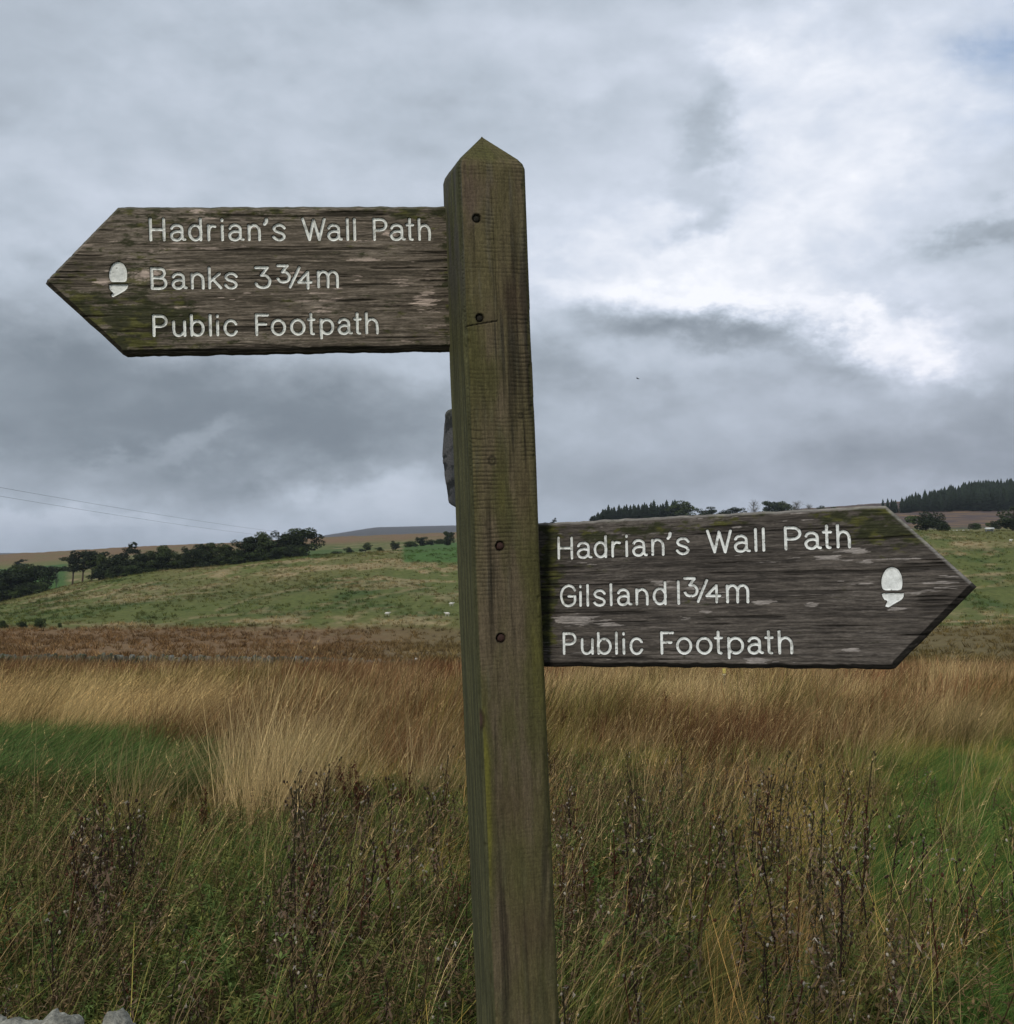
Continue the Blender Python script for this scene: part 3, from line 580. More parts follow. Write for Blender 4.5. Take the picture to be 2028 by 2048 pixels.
PL = ([-0.0893, 1.6818, 2.0142], [[0.995, -0.0957, -0.0281], [0.0944, 0.9946, -0.044], [0.0321, 0.0411, 0.9986]])
PR = ([0.0556, 1.6891, 1.533], [[0.9063, 0.4226, -0.0101], [-0.4211, 0.9046, 0.0669], [0.0374, -0.0564, 0.9977]])

# the post: square timber, leaning slightly left, with a pyramid top
PD = 1.676                                                         # distance of its axis
def on_depth(u, v, d): r = ray(u, v); return C0 + r * (d / (r @ Vv))
pa = on_depth(968.0, 400, PD); pb = on_depth(1034.5, 2048, PD)
ax_up = (pa - pb) / np.linalg.norm(pa - pb)
yaw = math.radians(16.5)
nf = Vv * -math.cos(yaw) + Rv * math.sin(yaw); nf -= ax_up * (nf @ ax_up); nf /= np.linalg.norm(nf)   # front face normal
ra = np.cross(ax_up, -nf); ra = -ra if ra @ Rv < 0 else ra
t0 = (pa[2] - 0.0) / ax_up[2]; base = pa - ax_up * (t0 + 0.45)      # foot of the post, below ground
post_root = empty('fingerpost'); Mw = Matrix(((ra[0], -nf[0], ax_up[0], base[0]), (ra[1], -nf[1], ax_up[1], base[1]), (ra[2], -nf[2], ax_up[2], base[2]), (0, 0, 0, 1)))
post_root.matrix_world = Mw
tag(post_root, 'weathered oak fingerpost with two pointed engraved footpath boards, standing in the rough grass', 'signpost')
inv = Mw.inverted()
def post_local(u, v):
    """point of the photograph on the post's front face -> (across, height)"""
    r = ray(u, v); p0 = base + nf * .05; t = ((p0 - C0) @ nf) / (r @ nf); p = C0 + r * t - base; return p @ ra, p @ ax_up
HW = 0.0516
sho = post_local(985, 323)[1]; apex_h = sho + 0.0525
hb = post_local(1030, 2060)[1]
def ring_pts():
    c = .0085; f = np.arange(-HW + c, HW - c + 1e-9, .0012); pts = [(a, -HW) for a in f]
    arc = lambda cx, cy, a0, a1, n: [(cx + c * math.cos(t), cy + c * math.sin(t)) for t in np.linspace(a0, a1, n)[1:-1]]
    pts += arc(HW - c, -HW + c, -math.pi / 2, 0, 9); s_ = np.linspace(-HW + c, HW - c, 20); pts += [(HW, b) for b in s_]
    pts += arc(HW - c, HW - c, 0, math.pi / 2, 5); pts += [(a, HW) for a in np.linspace(HW - c, -HW + c, 10)]
    pts += arc(-HW + c, HW - c, math.pi / 2, math.pi, 6); pts += [(-HW, b) for b in np.linspace(HW - c, -HW + c, 46)]
    pts += arc(-HW + c, -HW + c, math.pi, 1.5 * math.pi, 9); return np.array(pts)
ring = ring_pts(); nrg = len(ring)
hs = np.concatenate([np.linspace(0, hb, 60, endpoint=False), np.arange(hb, sho - .006, .0013), np.linspace(sho - .006, sho + .009, 16, endpoint=False), np.linspace(sho + .009, apex_h, 32)])
A = np.broadcast_to(ring[:, 0], (len(hs), nrg)).copy(); B = np.broadcast_to(ring[:, 1], (len(hs), nrg)).copy(); Hh = np.broadcast_to(hs[:, None], A.shape).copy()
shr = np.where(Hh > sho, 1 - (Hh - sho) / (apex_h - sho), 1.0); shr = np.where(np.abs(Hh - sho) < .008, shr - .045 * (1 - np.abs(Hh - sho) / .008), shr); shr = np.clip(shr, .012, 1)
front = (B < -HW + .004); leftf = (A < -HW + .004)
acr = np.where(np.abs(B) > np.abs(A), A, B + .2)
# coordinates for noise
qa_ = acr
saw_ph = (Hh + .0016 * (fbm(acr * 60, Hh * 40, 201, 3) - .5) * 2 + acr * .02 * (front) + .009 * fbm(Hh * 9, acr * 2, 231, 3)) / .0060
saw = np.abs((saw_ph % 1) - .5) * 2; saw_j = fbm(acr * 30, Hh * 180, 203, 4, .6)
saw_amt = (sstep(Hh, hb + .42, hb + .85) * .75 + .25) * (.35 + .65 * sstep(fbm(acr * 26, Hh * 16, 233, 3), .38, .6))
saw_amt = saw_amt * (front * .85 + .15) * (.45 + .55 * sstep(fbm(acr * 14, Hh * 5, 205, 3), .3, .55))
line_m = sstep(saw, .55, .95) * sstep(saw_j, .30, .52) * saw_amt
ringdist = fbm(acr * 8, Hh * 1.1, 207, 3) * 14 + acr * 260
vg = fbm(ringdist * .35, Hh * 3, 209, 4, .6); vg2 = fbm(acr * 420, Hh * 5, 211, 3, .6)
vcol = np.abs(((acr + .0012 * fbm(Hh * 9, acr * 20, 217, 3)) / .0042 % 1) - .5) * 2; vert_m = sstep(vg2, .60, .78) * .6 + sstep(vcol, .6, .95) * .5 * front * sstep(fbm(acr * 22, Hh * 6, 219, 3), .42, .62)
relief = -(line_m * .0011 + vert_m * .0005 + (vg - .5) * .0008)
inset = relief
# ring normals, outward
Nx = np.where(np.abs(A) >= HW - .0086, np.sign(A), 0.0); Ny = np.where(np.abs(B) >= HW - .0086, np.sign(B), 0.0)
nl = np.hypot(Nx, Ny) + 1e-9; Nx /= nl; Ny /= nl
# warping so that the arrises are not ruler-straight
wx = (fbm(Hh * 2.2, Hh * 0 + 3, 213, 3) - .5) * .0035; chip = sstep(fbm(Hh * 34, acr * 3, 215, 3), .66, .8) * ((np.abs(A) > HW - .0075) & (np.abs(B) > HW - .0075)) * .0022
def bolt_dist(u, v): a, h = post_local(u, v); return np.hypot(A - a, Hh - h), a, h
BOLTS = [(953, 437, .0063), (960, 636, .0060), (1001, 1092, .0068), (1003, 1276, .0070)]
KNOTS = [(984, 921, .0058), (1041, 831, .0038), (956, 1440, .010)]
hole = np.zeros(A.shape); rim = np.zeros(A.shape)
for u, v, r in BOLTS:
    d, a, h = bolt_dist(u, v); d = np.where(front, d, 1); dj = d * (1 + .10 * (fbm(np.arctan2(A - a, Hh - h) * 2, d * 0, int(u), 3) - .5)); hole = np.maximum(hole, sstep(dj, r + .0004, r - .0009)); rim = np.maximum(rim, sstep(dj, r + .003, r))
bx_ = A * shr + Nx * (relief - chip) + wx; by_ = B * shr + Ny * (relief - chip) + hole * .006
# deep drying split near the lower left edge, a dark worn slot, and a saw nick
slot = np.zeros(A.shape)
def stripe(path, wdt, ends=.01):
    p = np.array([post_local(*q) for q in path]); o = np.argsort(p[:, 1]); p = p[o]
    a = np.interp(Hh, p[:, 1], p[:, 0]); w_ = np.interp(Hh, p[:, 1], np.array(wdt)[o]) if np.ndim(wdt) else wdt
    return np.where(front, sstep(np.abs(A - a), w_, w_ * .4) * sstep(Hh, p[0, 1] - ends, p[0, 1]) * sstep(Hh, p[-1, 1] + ends, p[-1, 1]), 0)
split = stripe([(974, 1850), (979, 1920), (982, 1955)], .0012, .02) + stripe([(961, 1640), (966, 1720), (974, 1850)], .0008, .02)
slot1 = stripe([(944, 1245), (948, 1290), (952, 1345)], [.002, .004, .003], .01); slot2 = stripe([(957, 1462), (958, 1500), (960, 1560)], [.0062, .0055, .003], .03)
slot3 = stripe([(976, 1960), (981, 2000), (984, 2060)], [.003, .004, .005], .01)
d0 = post_local(920, 655); d1 = post_local(995, 642); tn = np.clip((A - d0[0]) / (d1[0] - d0[0]), 0, 1)
nick = np.where(front, sstep(np.hypot(A - (d0[0] + tn * (d1[0] - d0[0])), Hh - (d0[1] + tn * (d1[1] - d0[1]))), .0012, .0004), 0)
crackc = stripe([(982, 400), (990, 520), (996, 680)], .0007, .02) * .6
by_ = by_ + (split * .004 + slot1 * .003 + slot2 * .0012 + slot3 * .002 + nick * .002 + crackc * .001)
# colour of the post
def sp(u, v, su, sv, a=1.0): x, h = post_local(u, v); return np.exp(-((A - x) / (su / 1336)) ** 2 - ((Hh - h) / (sv / 1336)) ** 2) * a
n_lo = fbm(acr * 16, Hh * 3.2, 221, 4, .55); n_md = fbm(acr * 70, Hh * 14, 223, 4, .6); n_fi = fbm(acr * 500, Hh * 300, 225, 3, .6)
pbrown = np.array([.150, .115, .070]); polive = np.array([.128, .106, .050]); pgreen = np.array([.086, .080, .028]); ygreen = np.array([.165, .155, .025]); pdark = np.array([.024, .020, .013]); pgrey = np.array([.165, .145, .105])
c = mixc(np.broadcast_to(pbrown, A.shape + (3,)), polive, sstep(n_lo + n_md * .3, .45, .8))
c = mixc(c, pgrey, sstep(n_md * .6 + vg * .4, .52, .72) * .55)
c = mixc(c, pdark, sstep(vg, .56, .74) * .72 * sstep(Hh, apex_h, hb + 1.1) + vert_m * .35)
gm = -.20 + sstep(Hh, sho - .3, hb + .3) * .30 + (n_lo - .5) * .5 + (n_md - .5) * .5 + sp(940, 720, 40, 120, .5) + sp(990, 760, 20, 60, .5) + sp(1005, 1010, 22, 140, .7) + sp(930, 1010, 30, 100, .4) + sp(1075, 1350, 30, 170, .5) + sp(1060, 1120, 25, 160, .35) + sp(968, 300, 60, 26, .6) \
    + sp(970, 1560, 14, 110, .95) + sp(972, 1700, 16, 140, .95) + sp(955, 1390, 12, 80, .6) + sp(930, 500, 20, 80, .2) + sp(1010, 1500, 50, 120, .2)
c = mixc(c, pgreen, sstep(gm, .0, .4) * .75); c = mixc(c, ygreen, sstep(gm, .42, .95) * .7)
c = mixc(c, np.array([.15, .105, .075]), np.clip(sp(938, 380, 18, 80, 1.2) * sstep(n_md, .35, .6) + sp(975, 380, 28, 30, .5) * sstep(n_md, .4, .6), 0, 1) * .75)
c = mixc(c, np.array([.085, .05, .034]), np.clip(sp(1030, 600, 30, 50, .35) + sp(1050, 980, 16, 60, .3) + sp(1065, 1860, 50, 60, .35) + sp(1020, 1610, 40, 50, .35), 0, 1))
lf = leftf | ((A < -HW + .0085) & (B < 0) & ~front)
cl_ = mixc(np.broadcast_to(np.array([.060, .060, .030]), c.shape), np.array([.105, .100, .045]), sstep(fbm(acr * 260, Hh * 6, 227, 4, .6), .4, .7))
cl_ = mixc(cl_, np.array([.085, .078, .07]), sstep(Hh, post_local(900, 700)[1], post_local(900, 470)[1]) * sstep(n_md, .35, .6) * .7)
c = np.where(lf[..., None], cl_, c)
rt = (A > HW - .006); c = mixc(c, np.array([.070, .066, .018]), rt * .5)
c = mixc(c, pgreen * (.75 + .6 * n_md[..., None]), sstep(Hh, sho - .002, sho + .012) * .6)
c = c * (0.95 + (n_fi - .5)[..., None] * .5)
c = mixc(c, pdark, np.clip(line_m * .70 + crackc, 0, 1)); c = mixc(c, np.array([.030, .012, .008]), np.clip(slot1 + slot2 * .5, 0, 1) * .85)
c = mixc(c, pdark * .5, np.clip(split + nick + slot3 * .6, 0, 1)); c = mixc(c, pdark * .7, np.clip(hole + rim * .5, 0, 1))
for u, v, r in KNOTS:
    a, h = post_local(u, v); d = np.where(front, np.hypot(A - a, (Hh - h) * (.8 if r < .009 else .62)), 1)
    rings = .5 + .5 * np.sin(d / r * 11); c = mixc(c, pdark * (1.2 if r < .009 else 1) + np.array([.01, 0, 0]) * (r > .009), (sstep(d, r * 1.1, r * .9) * rings * .8 + np.exp(-((d - r) / (r * .15)) ** 2) * .7).clip(0, 1))
    if r > .009: c = mixc(c, np.array([.075, .045, .036]), sstep(d, r * .9, r * .6) * .8)
V = np.stack([bx_, by_, Hh], -1).reshape(-1, 3); ii = np.arange(len(hs) - 1)[:, None] * nrg; jj = np.arange(nrg)[None]; j2 = (jj + 1) % nrg
Qp = np.stack([ii + jj, ii + j2, ii + nrg + j2, ii + nrg + jj], -1).reshape(-1, 4)
tipv = len(V); V = np.vstack([V, [[wx[-1, 0], 0, apex_h + .0005]]]); last = (len(hs) - 1) * nrg; tri = np.stack([last + np.arange(nrg), last + (np.arange(nrg) + 1) % nrg, np.full(nrg, tipv)], -1)
post_o = obj('post', make_mesh('post', V, [Qp, tri], M_post, np.vstack([c.reshape(-1, 3), [[.06, .06, .03]]]), smooth=True), post_root)
# rusty bolt heads and wooden plugs set in the holes
M_bolt = mat_attr('rusty_bolt', .8, detail=[(300, (1, 1, 1), .6, 1.4)], bump=[(400, (1, 1, 1), .0006)], spec=.3)
for k, (u, v, r) in enumerate(BOLTS):
    a, h = post_local(u, v); g = Geo(); rr = np.array([0, .45, .8, 1.0]) * r * .93; dep = np.array([.0012, .0014, .0022, .005]) + (.001 if k < 2 else 0); th = np.arange(20) / 20 * 2 * np.pi
    Vb = [[0, -HW + dep[0], 0]]
    for q in range(1, 4): Vb += [[rr[q] * math.cos(t) * (1 + .05 * math.sin(3 * t + k)), -HW + dep[q], rr[q] * math.sin(t)] for t in th]
    T = [[0, 1 + j, 1 + (j + 1) % 20] for j in range(20)]; Qb = [[1 + q * 20 + j, 21 + q * 20 + j, 21 + q * 20 + (j + 1) % 20, 1 + q * 20 + (j + 1) % 20] for q in range(2) for j in range(20)]
    g.add(Vb, T=T, Q=Qb, c=(.020, .017, .010) if k < 2 else (.050, .024, .018)); bo = obj('bolt', g.mesh('bolt', M_bolt, True), post_o); bo.location = (a, 0, h)

def add_board(P0, M, *args, **kw):
    o = build_board(P0, M, *args, **kw); o.parent = post_root; o.matrix_parent_inverse = Matrix.Identity(4)
    o.matrix_local = inv @ board_frame(P0, M); return o
bl = add_board(*PL, -1, .4857, .109, -.0022, .217, GLl, icL, palL, 0, post_root,
    flecks=[(400, 423, 24, 5, 1.0, .55), (285, 546, 30, 8, 1.5, .42), (282, 561, 34, 9, 1.5, .42), (208, 564, 22, 6, 1.2, .5), (775, 468, 24, 9, .9, .6), (735, 519, 36, 5, 1.0, .5), (366, 616, 22, 4, .9, .5), (850, 600, 40, 30, .75, .6), (790, 565, 60, 8, .7, .6), (640, 600, 80, 8, .65, .6), (700, 480, 60, 6, .6, .6), (600, 510, 20, 30, .5, .7), (230, 476, 40, 30, .45, .72), (660, 620, 90, 12, .5, .66), (500, 455, 40, 6, .5, .6)])
tag(bl, 'brown left-pointing board for Banks')
br = add_board(*PR, 1, .4968, .1061, -.0017, .217, GLr, icR, palR, 0, post_root,
    flecks=[(1150, 1240, 55, 15, 1.15, .62), (1215, 1245, 40, 12, .8, .62), (1655, 1116, 28, 6, 1.1, .5), (1715, 1100, 30, 7, 1.0, .52), (1735, 1122, 20, 5, .8, .55), (1320, 1165, 36, 10, .85, .6), (1530, 1204, 25, 5, .95, .5), (1622, 1208, 16, 6, .9, .5),
            (1415, 1225, 20, 6, .9, .52), (1510, 1322, 24, 8, .95, .5), (1700, 1300, 18, 4, .9, .5), (1795, 1217, 22, 4, .9, .5), (1725, 1165, 40, 14, .6, .62), (1680, 1165, 20, 8, .7, .6), (1370, 1238, 20, 10, .6, .55), (1200, 1120, 60, 10, .6, .66), (1360, 1040, 90, 5, .6, .6), (1910, 1150, 24, 12, .5, .62), (1600, 1050, 80, 6, .5, .66)])
tag(br, 'grey-brown right-pointing board for Gilsland')
# third finger, seen almost end-on behind the post
P3 = on_depth(978, 921, 1.70); tip3 = on_depth(902, 914, 2.34); d3 = tip3 - P3; L3 = np.linalg.norm(d3); d3 /= L3
up3 = ax_up - d3 * (ax_up @ d3); up3 /= np.linalg.norm(up3); n3 = np.cross(up3, d3)                 # left-facing side is +n3
g = Geo(); sN, hN = 90, 44; s_ = np.concatenate([np.linspace(0, L3 - .10, sN - 30), np.linspace(L3 - .10, L3, 31)[1:]]); kk = np.clip((s_ - (L3 - .10)) / .10, 0, 1)
hv = np.linspace(-.5, .5, hN); SS, HH_ = np.meshgrid(s_, hv, indexing='ij'); KK = np.broadcast_to(kk[:, None], SS.shape)
half = .095 * (1 - KK * .86); zz = HH_ * 2 * half
wv_ = fbm(SS * 3, zz * 75 + SS * 6, 301, 4, .6); dk = sstep(wv_, .50, .58)
for side in (1, -1):
    YY = side * (.018 - np.maximum(0, .006 - (half - np.abs(zz))) - dk * .001)
    cc = mixc(np.broadcast_to(np.array([.105, .098, .092]), SS.shape + (3,)), np.array([.018, .018, .016]), dk); cc = mixc(cc, np.array([.06, .062, .03]), sstep(zz, .06, .11) * .6)
    i0 = np.arange(len(s_) - 1)[:, None] * hN + np.arange(hN - 1)[None]; Q3 = np.stack([i0, i0 + 1, i0 + hN + 1, i0 + hN], -1).reshape(-1, 4)
    g.add(np.stack([SS, YY, zz], -1).reshape(-1, 3), Q=Q3 if side < 0 else Q3[:, ::-1], c=cc.reshape(-1, 3))
nn = sN * hN; e = []
for row in (0, hN - 1):
    for i in range(len(s_) - 1): a0 = i * hN + row; e.append([a0, a0 + hN, nn + a0 + hN, nn + a0])
for j in range(hN - 1): a0 = (len(s_) - 1) * hN + j; e.append([a0, a0 + 1, nn + a0 + 1, nn + a0])
g.Q.append(np.array(e)); b3 = obj('finger_board', g.mesh('finger_board_back', M_wood, True), post_root)
b3.matrix_local = inv @ Matrix(((d3[0], n3[0], up3[0], P3[0]), (d3[1], n3[1], up3[1], P3[1]), (d3[2], n3[2], up3[2], P3[2]), (0, 0, 0, 1)))
tag(b3, 'grey finger board behind the post, seen end-on')

# ------------------------------------------------------------------ dry stone walls
M_stone = mat_attr('lichened_stone', .92, detail=[(5, (1, 1, 1), .65, 1.35), (26, (1, 1, 1), .5, 1.45), (90, (1, 1, 1), .65, 1.35), (260, (1, 1, 1), .8, 1.2)], bump=[(14, (1, 1, 1), .03), (45, (1, 1, 1), .012), (160, (1, 1, 1), .004)], spec=.15)
def stone_mesh(name, dims, seed, cuts=3, col=(.27, .26, .22)):
    r = np.random.default_rng(seed); g = Geo(); n = cuts + 1; fr = np.linspace(-1, 1, n + 1)
    # cube sphere, flattened to a rounded block
    faces = []
    for axis in range(3):
        for s in (-1, 1):
            a, b = np.meshgrid(fr, fr, indexing='ij'); v = np.empty((n + 1, n + 1, 3)); v[..., axis] = s; v[..., (axis + 1) % 3] = a; v[..., (axis + 2) % 3] = b
            faces.append((v.reshape(-1, 3), s))
    off = r.uniform(0, 50)
    for v, s in faces:
        pw = 7.0 if cuts > 5 else 5.0; q = v / (np.sum(np.abs(v) ** pw, 1) ** (1 / pw))[:, None]
        nz = fbm(q[:, 0] * 1.3 + off + q[:, 2] * .7, q[:, 1] * 1.3 + q[:, 2] * .9 + off, seed, 3)
        nz2 = fbm(q[:, 1] * 1.7 + off, q[:, 2] * 1.5 + q[:, 0] + off, seed + 5, 2)
        nz3 = fbm(q[:, 0] * 7 + off + q[:, 2] * 5, q[:, 1] * 7 + q[:, 2] * 4 + off, seed + 7, 4, .6)
        q = q * (1 + (nz[:, None] - .5) * .5 + (nz2[:, None] - .5) * .2 + (nz3[:, None] - .5) * (.22 if cuts > 5 else 0))
        i = np.arange(n)[:, None] * (n + 1) + np.arange(n)[None]; Qs = np.stack([i, i + n + 1, i + n + 2, i + 1], -1).reshape(-1, 4)
        lich = sstep(fbm(q[:, 0] * 3 + off, q[:, 1] * 3 + q[:, 2] * 2, seed + 9, 3), .45, .65)
        g.add(q * np.array(dims) / 2, Q=Qs if s > 0 else Qs[:, ::-1], c=mixc(np.broadcast_to(np.array(col), q.shape), np.array(col) * 1.8, lich))
    return g.mesh(name, M_stone, smooth=True)
# far wall across the foot of the field
wall = empty('dry_stone_wall', (-16, 65, tz(-16, 65)))
tag(wall, 'long grey lichened dry stone wall at the far end of the tawny grass field', 'wall')
def wall_top(x):
    u = CX + FPX * x / 65.0; return px_to_z(np.interp(u, [-300, 0, 420, 700, 860, 960, 1130], [1306, 1309, 1311, 1316, 1325, 1334, 1350]), 65.0)
cope = [stone_mesh('coping_stone', (.16, .42, .36), 400 + k, 2, ((.09, .09, .065), (.06, .065, .04), (.12, .12, .09), (.05, .058, .03), (.08, .08, .06), (.15, .15, .125), (.06, .06, .045))[k]) for k in range(7)]
x = -40.0; nC = 0; wl = wall.location
while x < 3.5 and nC < 295:
    w_ = random.uniform(.09, .24); o = obj('coping_stone', cope[random.randrange(7)], wall)
    o.location = (x - wl.x, random.uniform(-.04, .04), wall_top(x) - .16 + random.uniform(-.14, .05) - wl.z)
    o.rotation_euler = (random.uniform(-.1, .1), random.uniform(-.7, .5), random.uniform(-.5, .5)); sc = random.uniform(.8, 1.25); o.scale = (w_ / .13, sc, sc * random.uniform(.8, 1.1)); x += w_ * 1.02; nC += 1
g = Geo(); r_ = np.random.default_rng(12)
base_st = []
for k in range(6):
    me_ = stone_mesh('s', (1, 1, 1), 430 + k, 1); vv = np.empty(len(me_.vertices) * 3, np.float32); me_.vertices.foreach_get('co', vv)
    qq = np.empty(len(me_.polygons) * 4, np.int32); me_.loops.foreach_get('vertex_index', qq); base_st.append((vv.reshape(-1, 3), qq.reshape(-1, 4))); bpy.data.meshes.remove(me_)
for row in range(8):
    x = -40.0
    while x < 3.5:
        w_ = r_.uniform(.18, .45); vv, qq = base_st[r_.integers(6)]; t = r_.uniform(.6, 1.15)
        g.add(vv * np.array([w_, .5, .17]) + np.array([x + w_ / 2 - wl.x, r_.uniform(-.04, .04), wall_top(x) - .40 - row * .15 + r_.uniform(-.02, .02) - wl.z]), Q=qq, c=np.array([.075, .08, .052]) * t); x += w_ * 1.01
wc = obj('wall_courses', g.mesh('wall_courses', M_stone, True), wall); wc['kind'] = 'stuff'
# near wall, its cope just inside the bottom of the picture on the left
nwall = empty('dry_stone_wall', (0, 2.45, -.2)); tag(nwall, 'pale lichened wall top with rounded stones, at the bottom left corner beside the post', 'wall')
def add_stone(x, y, z, d, seed, rot=(0, 0, 0), col=(.20, .192, .158)):
    o = obj('stone', stone_mesh('stone', d, seed, 22 if seed < 480 else 8, col), nwall); o.location = (x - nwall.location.x, y - nwall.location.y, z - nwall.location.z); o.rotation_euler = rot; return o
def nx(u, y=2.45): return (u - CX) / FPX * y
nz0 = float(px_to_z(2048, 2.45))
tops = [(-90, 150, 2000), (58, 165, 2008), (165, 90, 2032), (245, 110, 2022), (330, 80, 2044)]
for k, (u, wd, vt) in enumerate(tops):
    h_ = .20; zt = float(px_to_z(vt, 2.45)); add_stone(nx(u), 2.45 + (k % 2) * .03, zt - h_ * .60 - .071, (wd / FPX * 2.45 * 1.12, .30, h_), 460 + k, (.05 * k, .08 * (-1) ** k, .1 * k))
for k in range(7):
    wd = random.uniform(110, 150); add_stone(nx(-235 - k * 125), 2.45, float(px_to_z(2055 + random.uniform(-20, 20), 2.45)) - .13, (wd / FPX * 2.45 * 1.1, .30, .19), 610 + k, (0, random.uniform(-.08, .08), random.uniform(-.2, .2)))
u = 420; k = 0
while u < 2500:
    wd = random.uniform(95, 170); vt = 2098 + random.uniform(0, 14) 
    zt = float(px_to_z(vt, 2.45)); add_stone(nx(u + wd / 2), 2.45, zt - .115, (wd / FPX * 2.45 * 1.08, .30, .18), 480 + k, (0, random.uniform(-.08, .08), random.uniform(-.2, .2))); u += wd; k += 1
for row in range(3):
    u = -1100 + row * 40
    while u < 2500:
        wd = random.uniform(140, 300); add_stone(nx(u + wd / 2), 2.46, nz0 - .26 - row * .17, (wd / FPX * 2.45 * 1.05, .34, .185), 520 + k, (0, random.uniform(-.04, .04), 0), (.17, .17, .15)); u += wd; k += 1

# ------------------------------------------------------------------ grass and herbs (stuff): prototypes scattered by geometry nodes
M_grass = mat_attr('grass_blades', .85, spec=.04, trans=.15, inst=True)
def blades(n, h, hv, w, spread, lean, leanv, curve, r, colr, head=0.0, head_col=(1.1, 1.05, 1.0), seg=3, straight=.0):
    """one tuft of n tapered blades; lean is the wind direction tilt toward +x"""
    g = Geo(); a = r.uniform(0, 2 * np.pi, n); rad = spread * np.sqrt(r.uniform(0, 1, n)); H = h * (1 + r.uniform(-hv, hv, n)); t = np.linspace(0, 1, seg + 1)
    bx, by = rad * np.cos(a), rad * np.sin(a)
    dxx = lean + r.normal(0, leanv, n) + .5 * rad / max(spread, 1e-3) * np.cos(a) * leanv; dyy = r.normal(0, leanv, n)
    cur = curve * r.uniform(.3, 1.6, n); ph = r.uniform(0, np.pi, n)
    X = bx[:, None] + H[:, None] * (dxx[:, None] * t + (cur * (.75 * np.sign(lean + 1e-6) + .0) + r.normal(0, .25 * abs(curve) + .02, n))[:, None] * t ** 2.4)
    Y = by[:, None] + H[:, None] * (dyy[:, None] * t + r.normal(0, .3 * abs(curve) + .02, n)[:, None] * t ** 2.4)
    Z = H[:, None] * (t * (1 - .22 * np.abs(cur)[:, None] * t ** 2)); ww = w * r.uniform(.6, 1.4, n)[:, None] * (1 - t * .8)[None]
    ox, oy = np.cos(ph)[:, None] * ww / 2, np.sin(ph)[:, None] * ww / 2
    V = np.stack([np.stack([X - ox, Y - oy, Z], -1), np.stack([X + ox, Y + oy, Z], -1)], 2)           # n, seg+1, 2, 3
    col = colr(n, r); cc = np.broadcast_to(col[:, None, None, :], V.shape)
    i = (np.arange(n)[:, None] * (seg + 1) + np.arange(seg)[None]) * 2; Q = np.stack([i, i + 1, i + 3, i + 2], -1).reshape(-1, 4)
    g.add(V.reshape(-1, 3), Q=Q, c=cc.reshape(-1, 3))
    if head:
        for k in np.where(r.uniform(0, 1, n) < head)[0]:
            p0 = np.array([X[k, -2], Y[k, -2], Z[k, -2]]); p1 = np.array([X[k, -1], Y[k, -1], Z[k, -1]]); d = p1 - p0; d /= np.linalg.norm(d); q = p1 - d * .04
            hl = r.uniform(.07, .13)
            for _ in range(9):
                o_ = r.uniform(0, hl); pq = q + d * o_ + r.normal(0, .0015, 3); dd_ = d + r.normal(0, .28, 3) + np.array([.12, 0, 0]); dd_ /= np.linalg.norm(dd_); e = np.cross(dd_, r.normal(0, 1, 3)); e *= .0011 / np.linalg.norm(e); ln_ = r.uniform(.012, .03)
                g.add([pq - e, pq + e, pq + dd_ * ln_], T=[[0, 1, 2]], c=np.array(head_col) * col[k] * r.uniform(.8, 1.15))
    return g
def colvar(lo, hi, alt=None, pa=0.0):
    lo, hi = np.array(lo), np.array(hi)
    def f(n, r):
        c = lo + (hi - lo) * r.uniform(0, 1, (n, 1))
        if alt is not None: m = r.uniform(0, 1, n) < pa; c[m] = np.array(alt) * r.uniform(.7, 1.2, (m.sum(), 1))
        return c
    return f
def herb(r, h=.35, n=26, leaf=.03, col=((.7, .8, .7), (1.2, 1.15, 1.1))):
    """low leafy herb: several stems with many small leaflets"""
    g = Geo(); lo, hi = np.array(col[0]), np.array(col[1])
    for s in range(5):
        a = r.uniform(0, 2 * np.pi); H = h * r.uniform(.6, 1.1); top = np.array([np.cos(a) * H * .35, np.sin(a) * H * .35, H]); t = np.linspace(0, 1, 4)[:, None]
        g.tube(top * t * np.array([1, 1, 1]) + np.array([0, 0, .0]), .0016, 3, col=lo * .8)
        for k in range(n):
            q = r.uniform(.15, 1); p = top * q; aa = r.uniform(0, 2 * np.pi); d = np.array([np.cos(aa), np.sin(aa), r.uniform(-.3, .8)]); L = leaf * r.uniform(.5, 1.5) * (1.4 - q * .6); e = np.cross(d, [0, 0, 1.]); e = e / (np.linalg.norm(e) + 1e-6) * L * .14
            c = lo + (hi - lo) * r.uniform(); m = p + d * L * .55 - np.array([0, 0, L * .06])
            g.add([p, m - e, p + d * L - np.array([0, 0, L * .25]), m + e], Q=[[0, 1, 2, 3]], c=c)
    return g
R8 = np.random.default_rng(88)
def protoset(name, makers):
    c = bpy.data.collections.new(name)
    for k, mk in enumerate(makers):
        me = mk().mesh('%s_%02d' % (name, k), M_grass); o = bpy.data.objects.new('%s_%02d' % (name, k), me); c.objects.link(o)
    return c
V1 = colvar((.35, .32, .28), (1.7, 1.65, 1.5)); Vg = colvar((.4, .5, .4), (1.6, 1.6, 1.4), (2.6, 1.7, 1.6), .10); Vt = colvar((.30, .26, .22), (1.9, 1.8, 1.6), (.35, .42, .28), .25)
near_tawny = protoset('tuft_tawny', [lambda: blades(70, .60, .45, .0038, .12, .12, .24, .30, R8, Vt, .14) for _ in range(6)])
far_tawny = protoset('tuft_far', [lambda: blades(52, .60, .45, .010, .24, .12, .24, .25, R8, Vt, 0.0, seg=2) for _ in range(6)])
straw_set = protoset('tuft_straw', [lambda: blades(26, .92, .25, .0038, .14, .16, .14, .38, R8, V1, .75, (1.15, 1.1, 1.05), seg=4) for _ in range(5)])
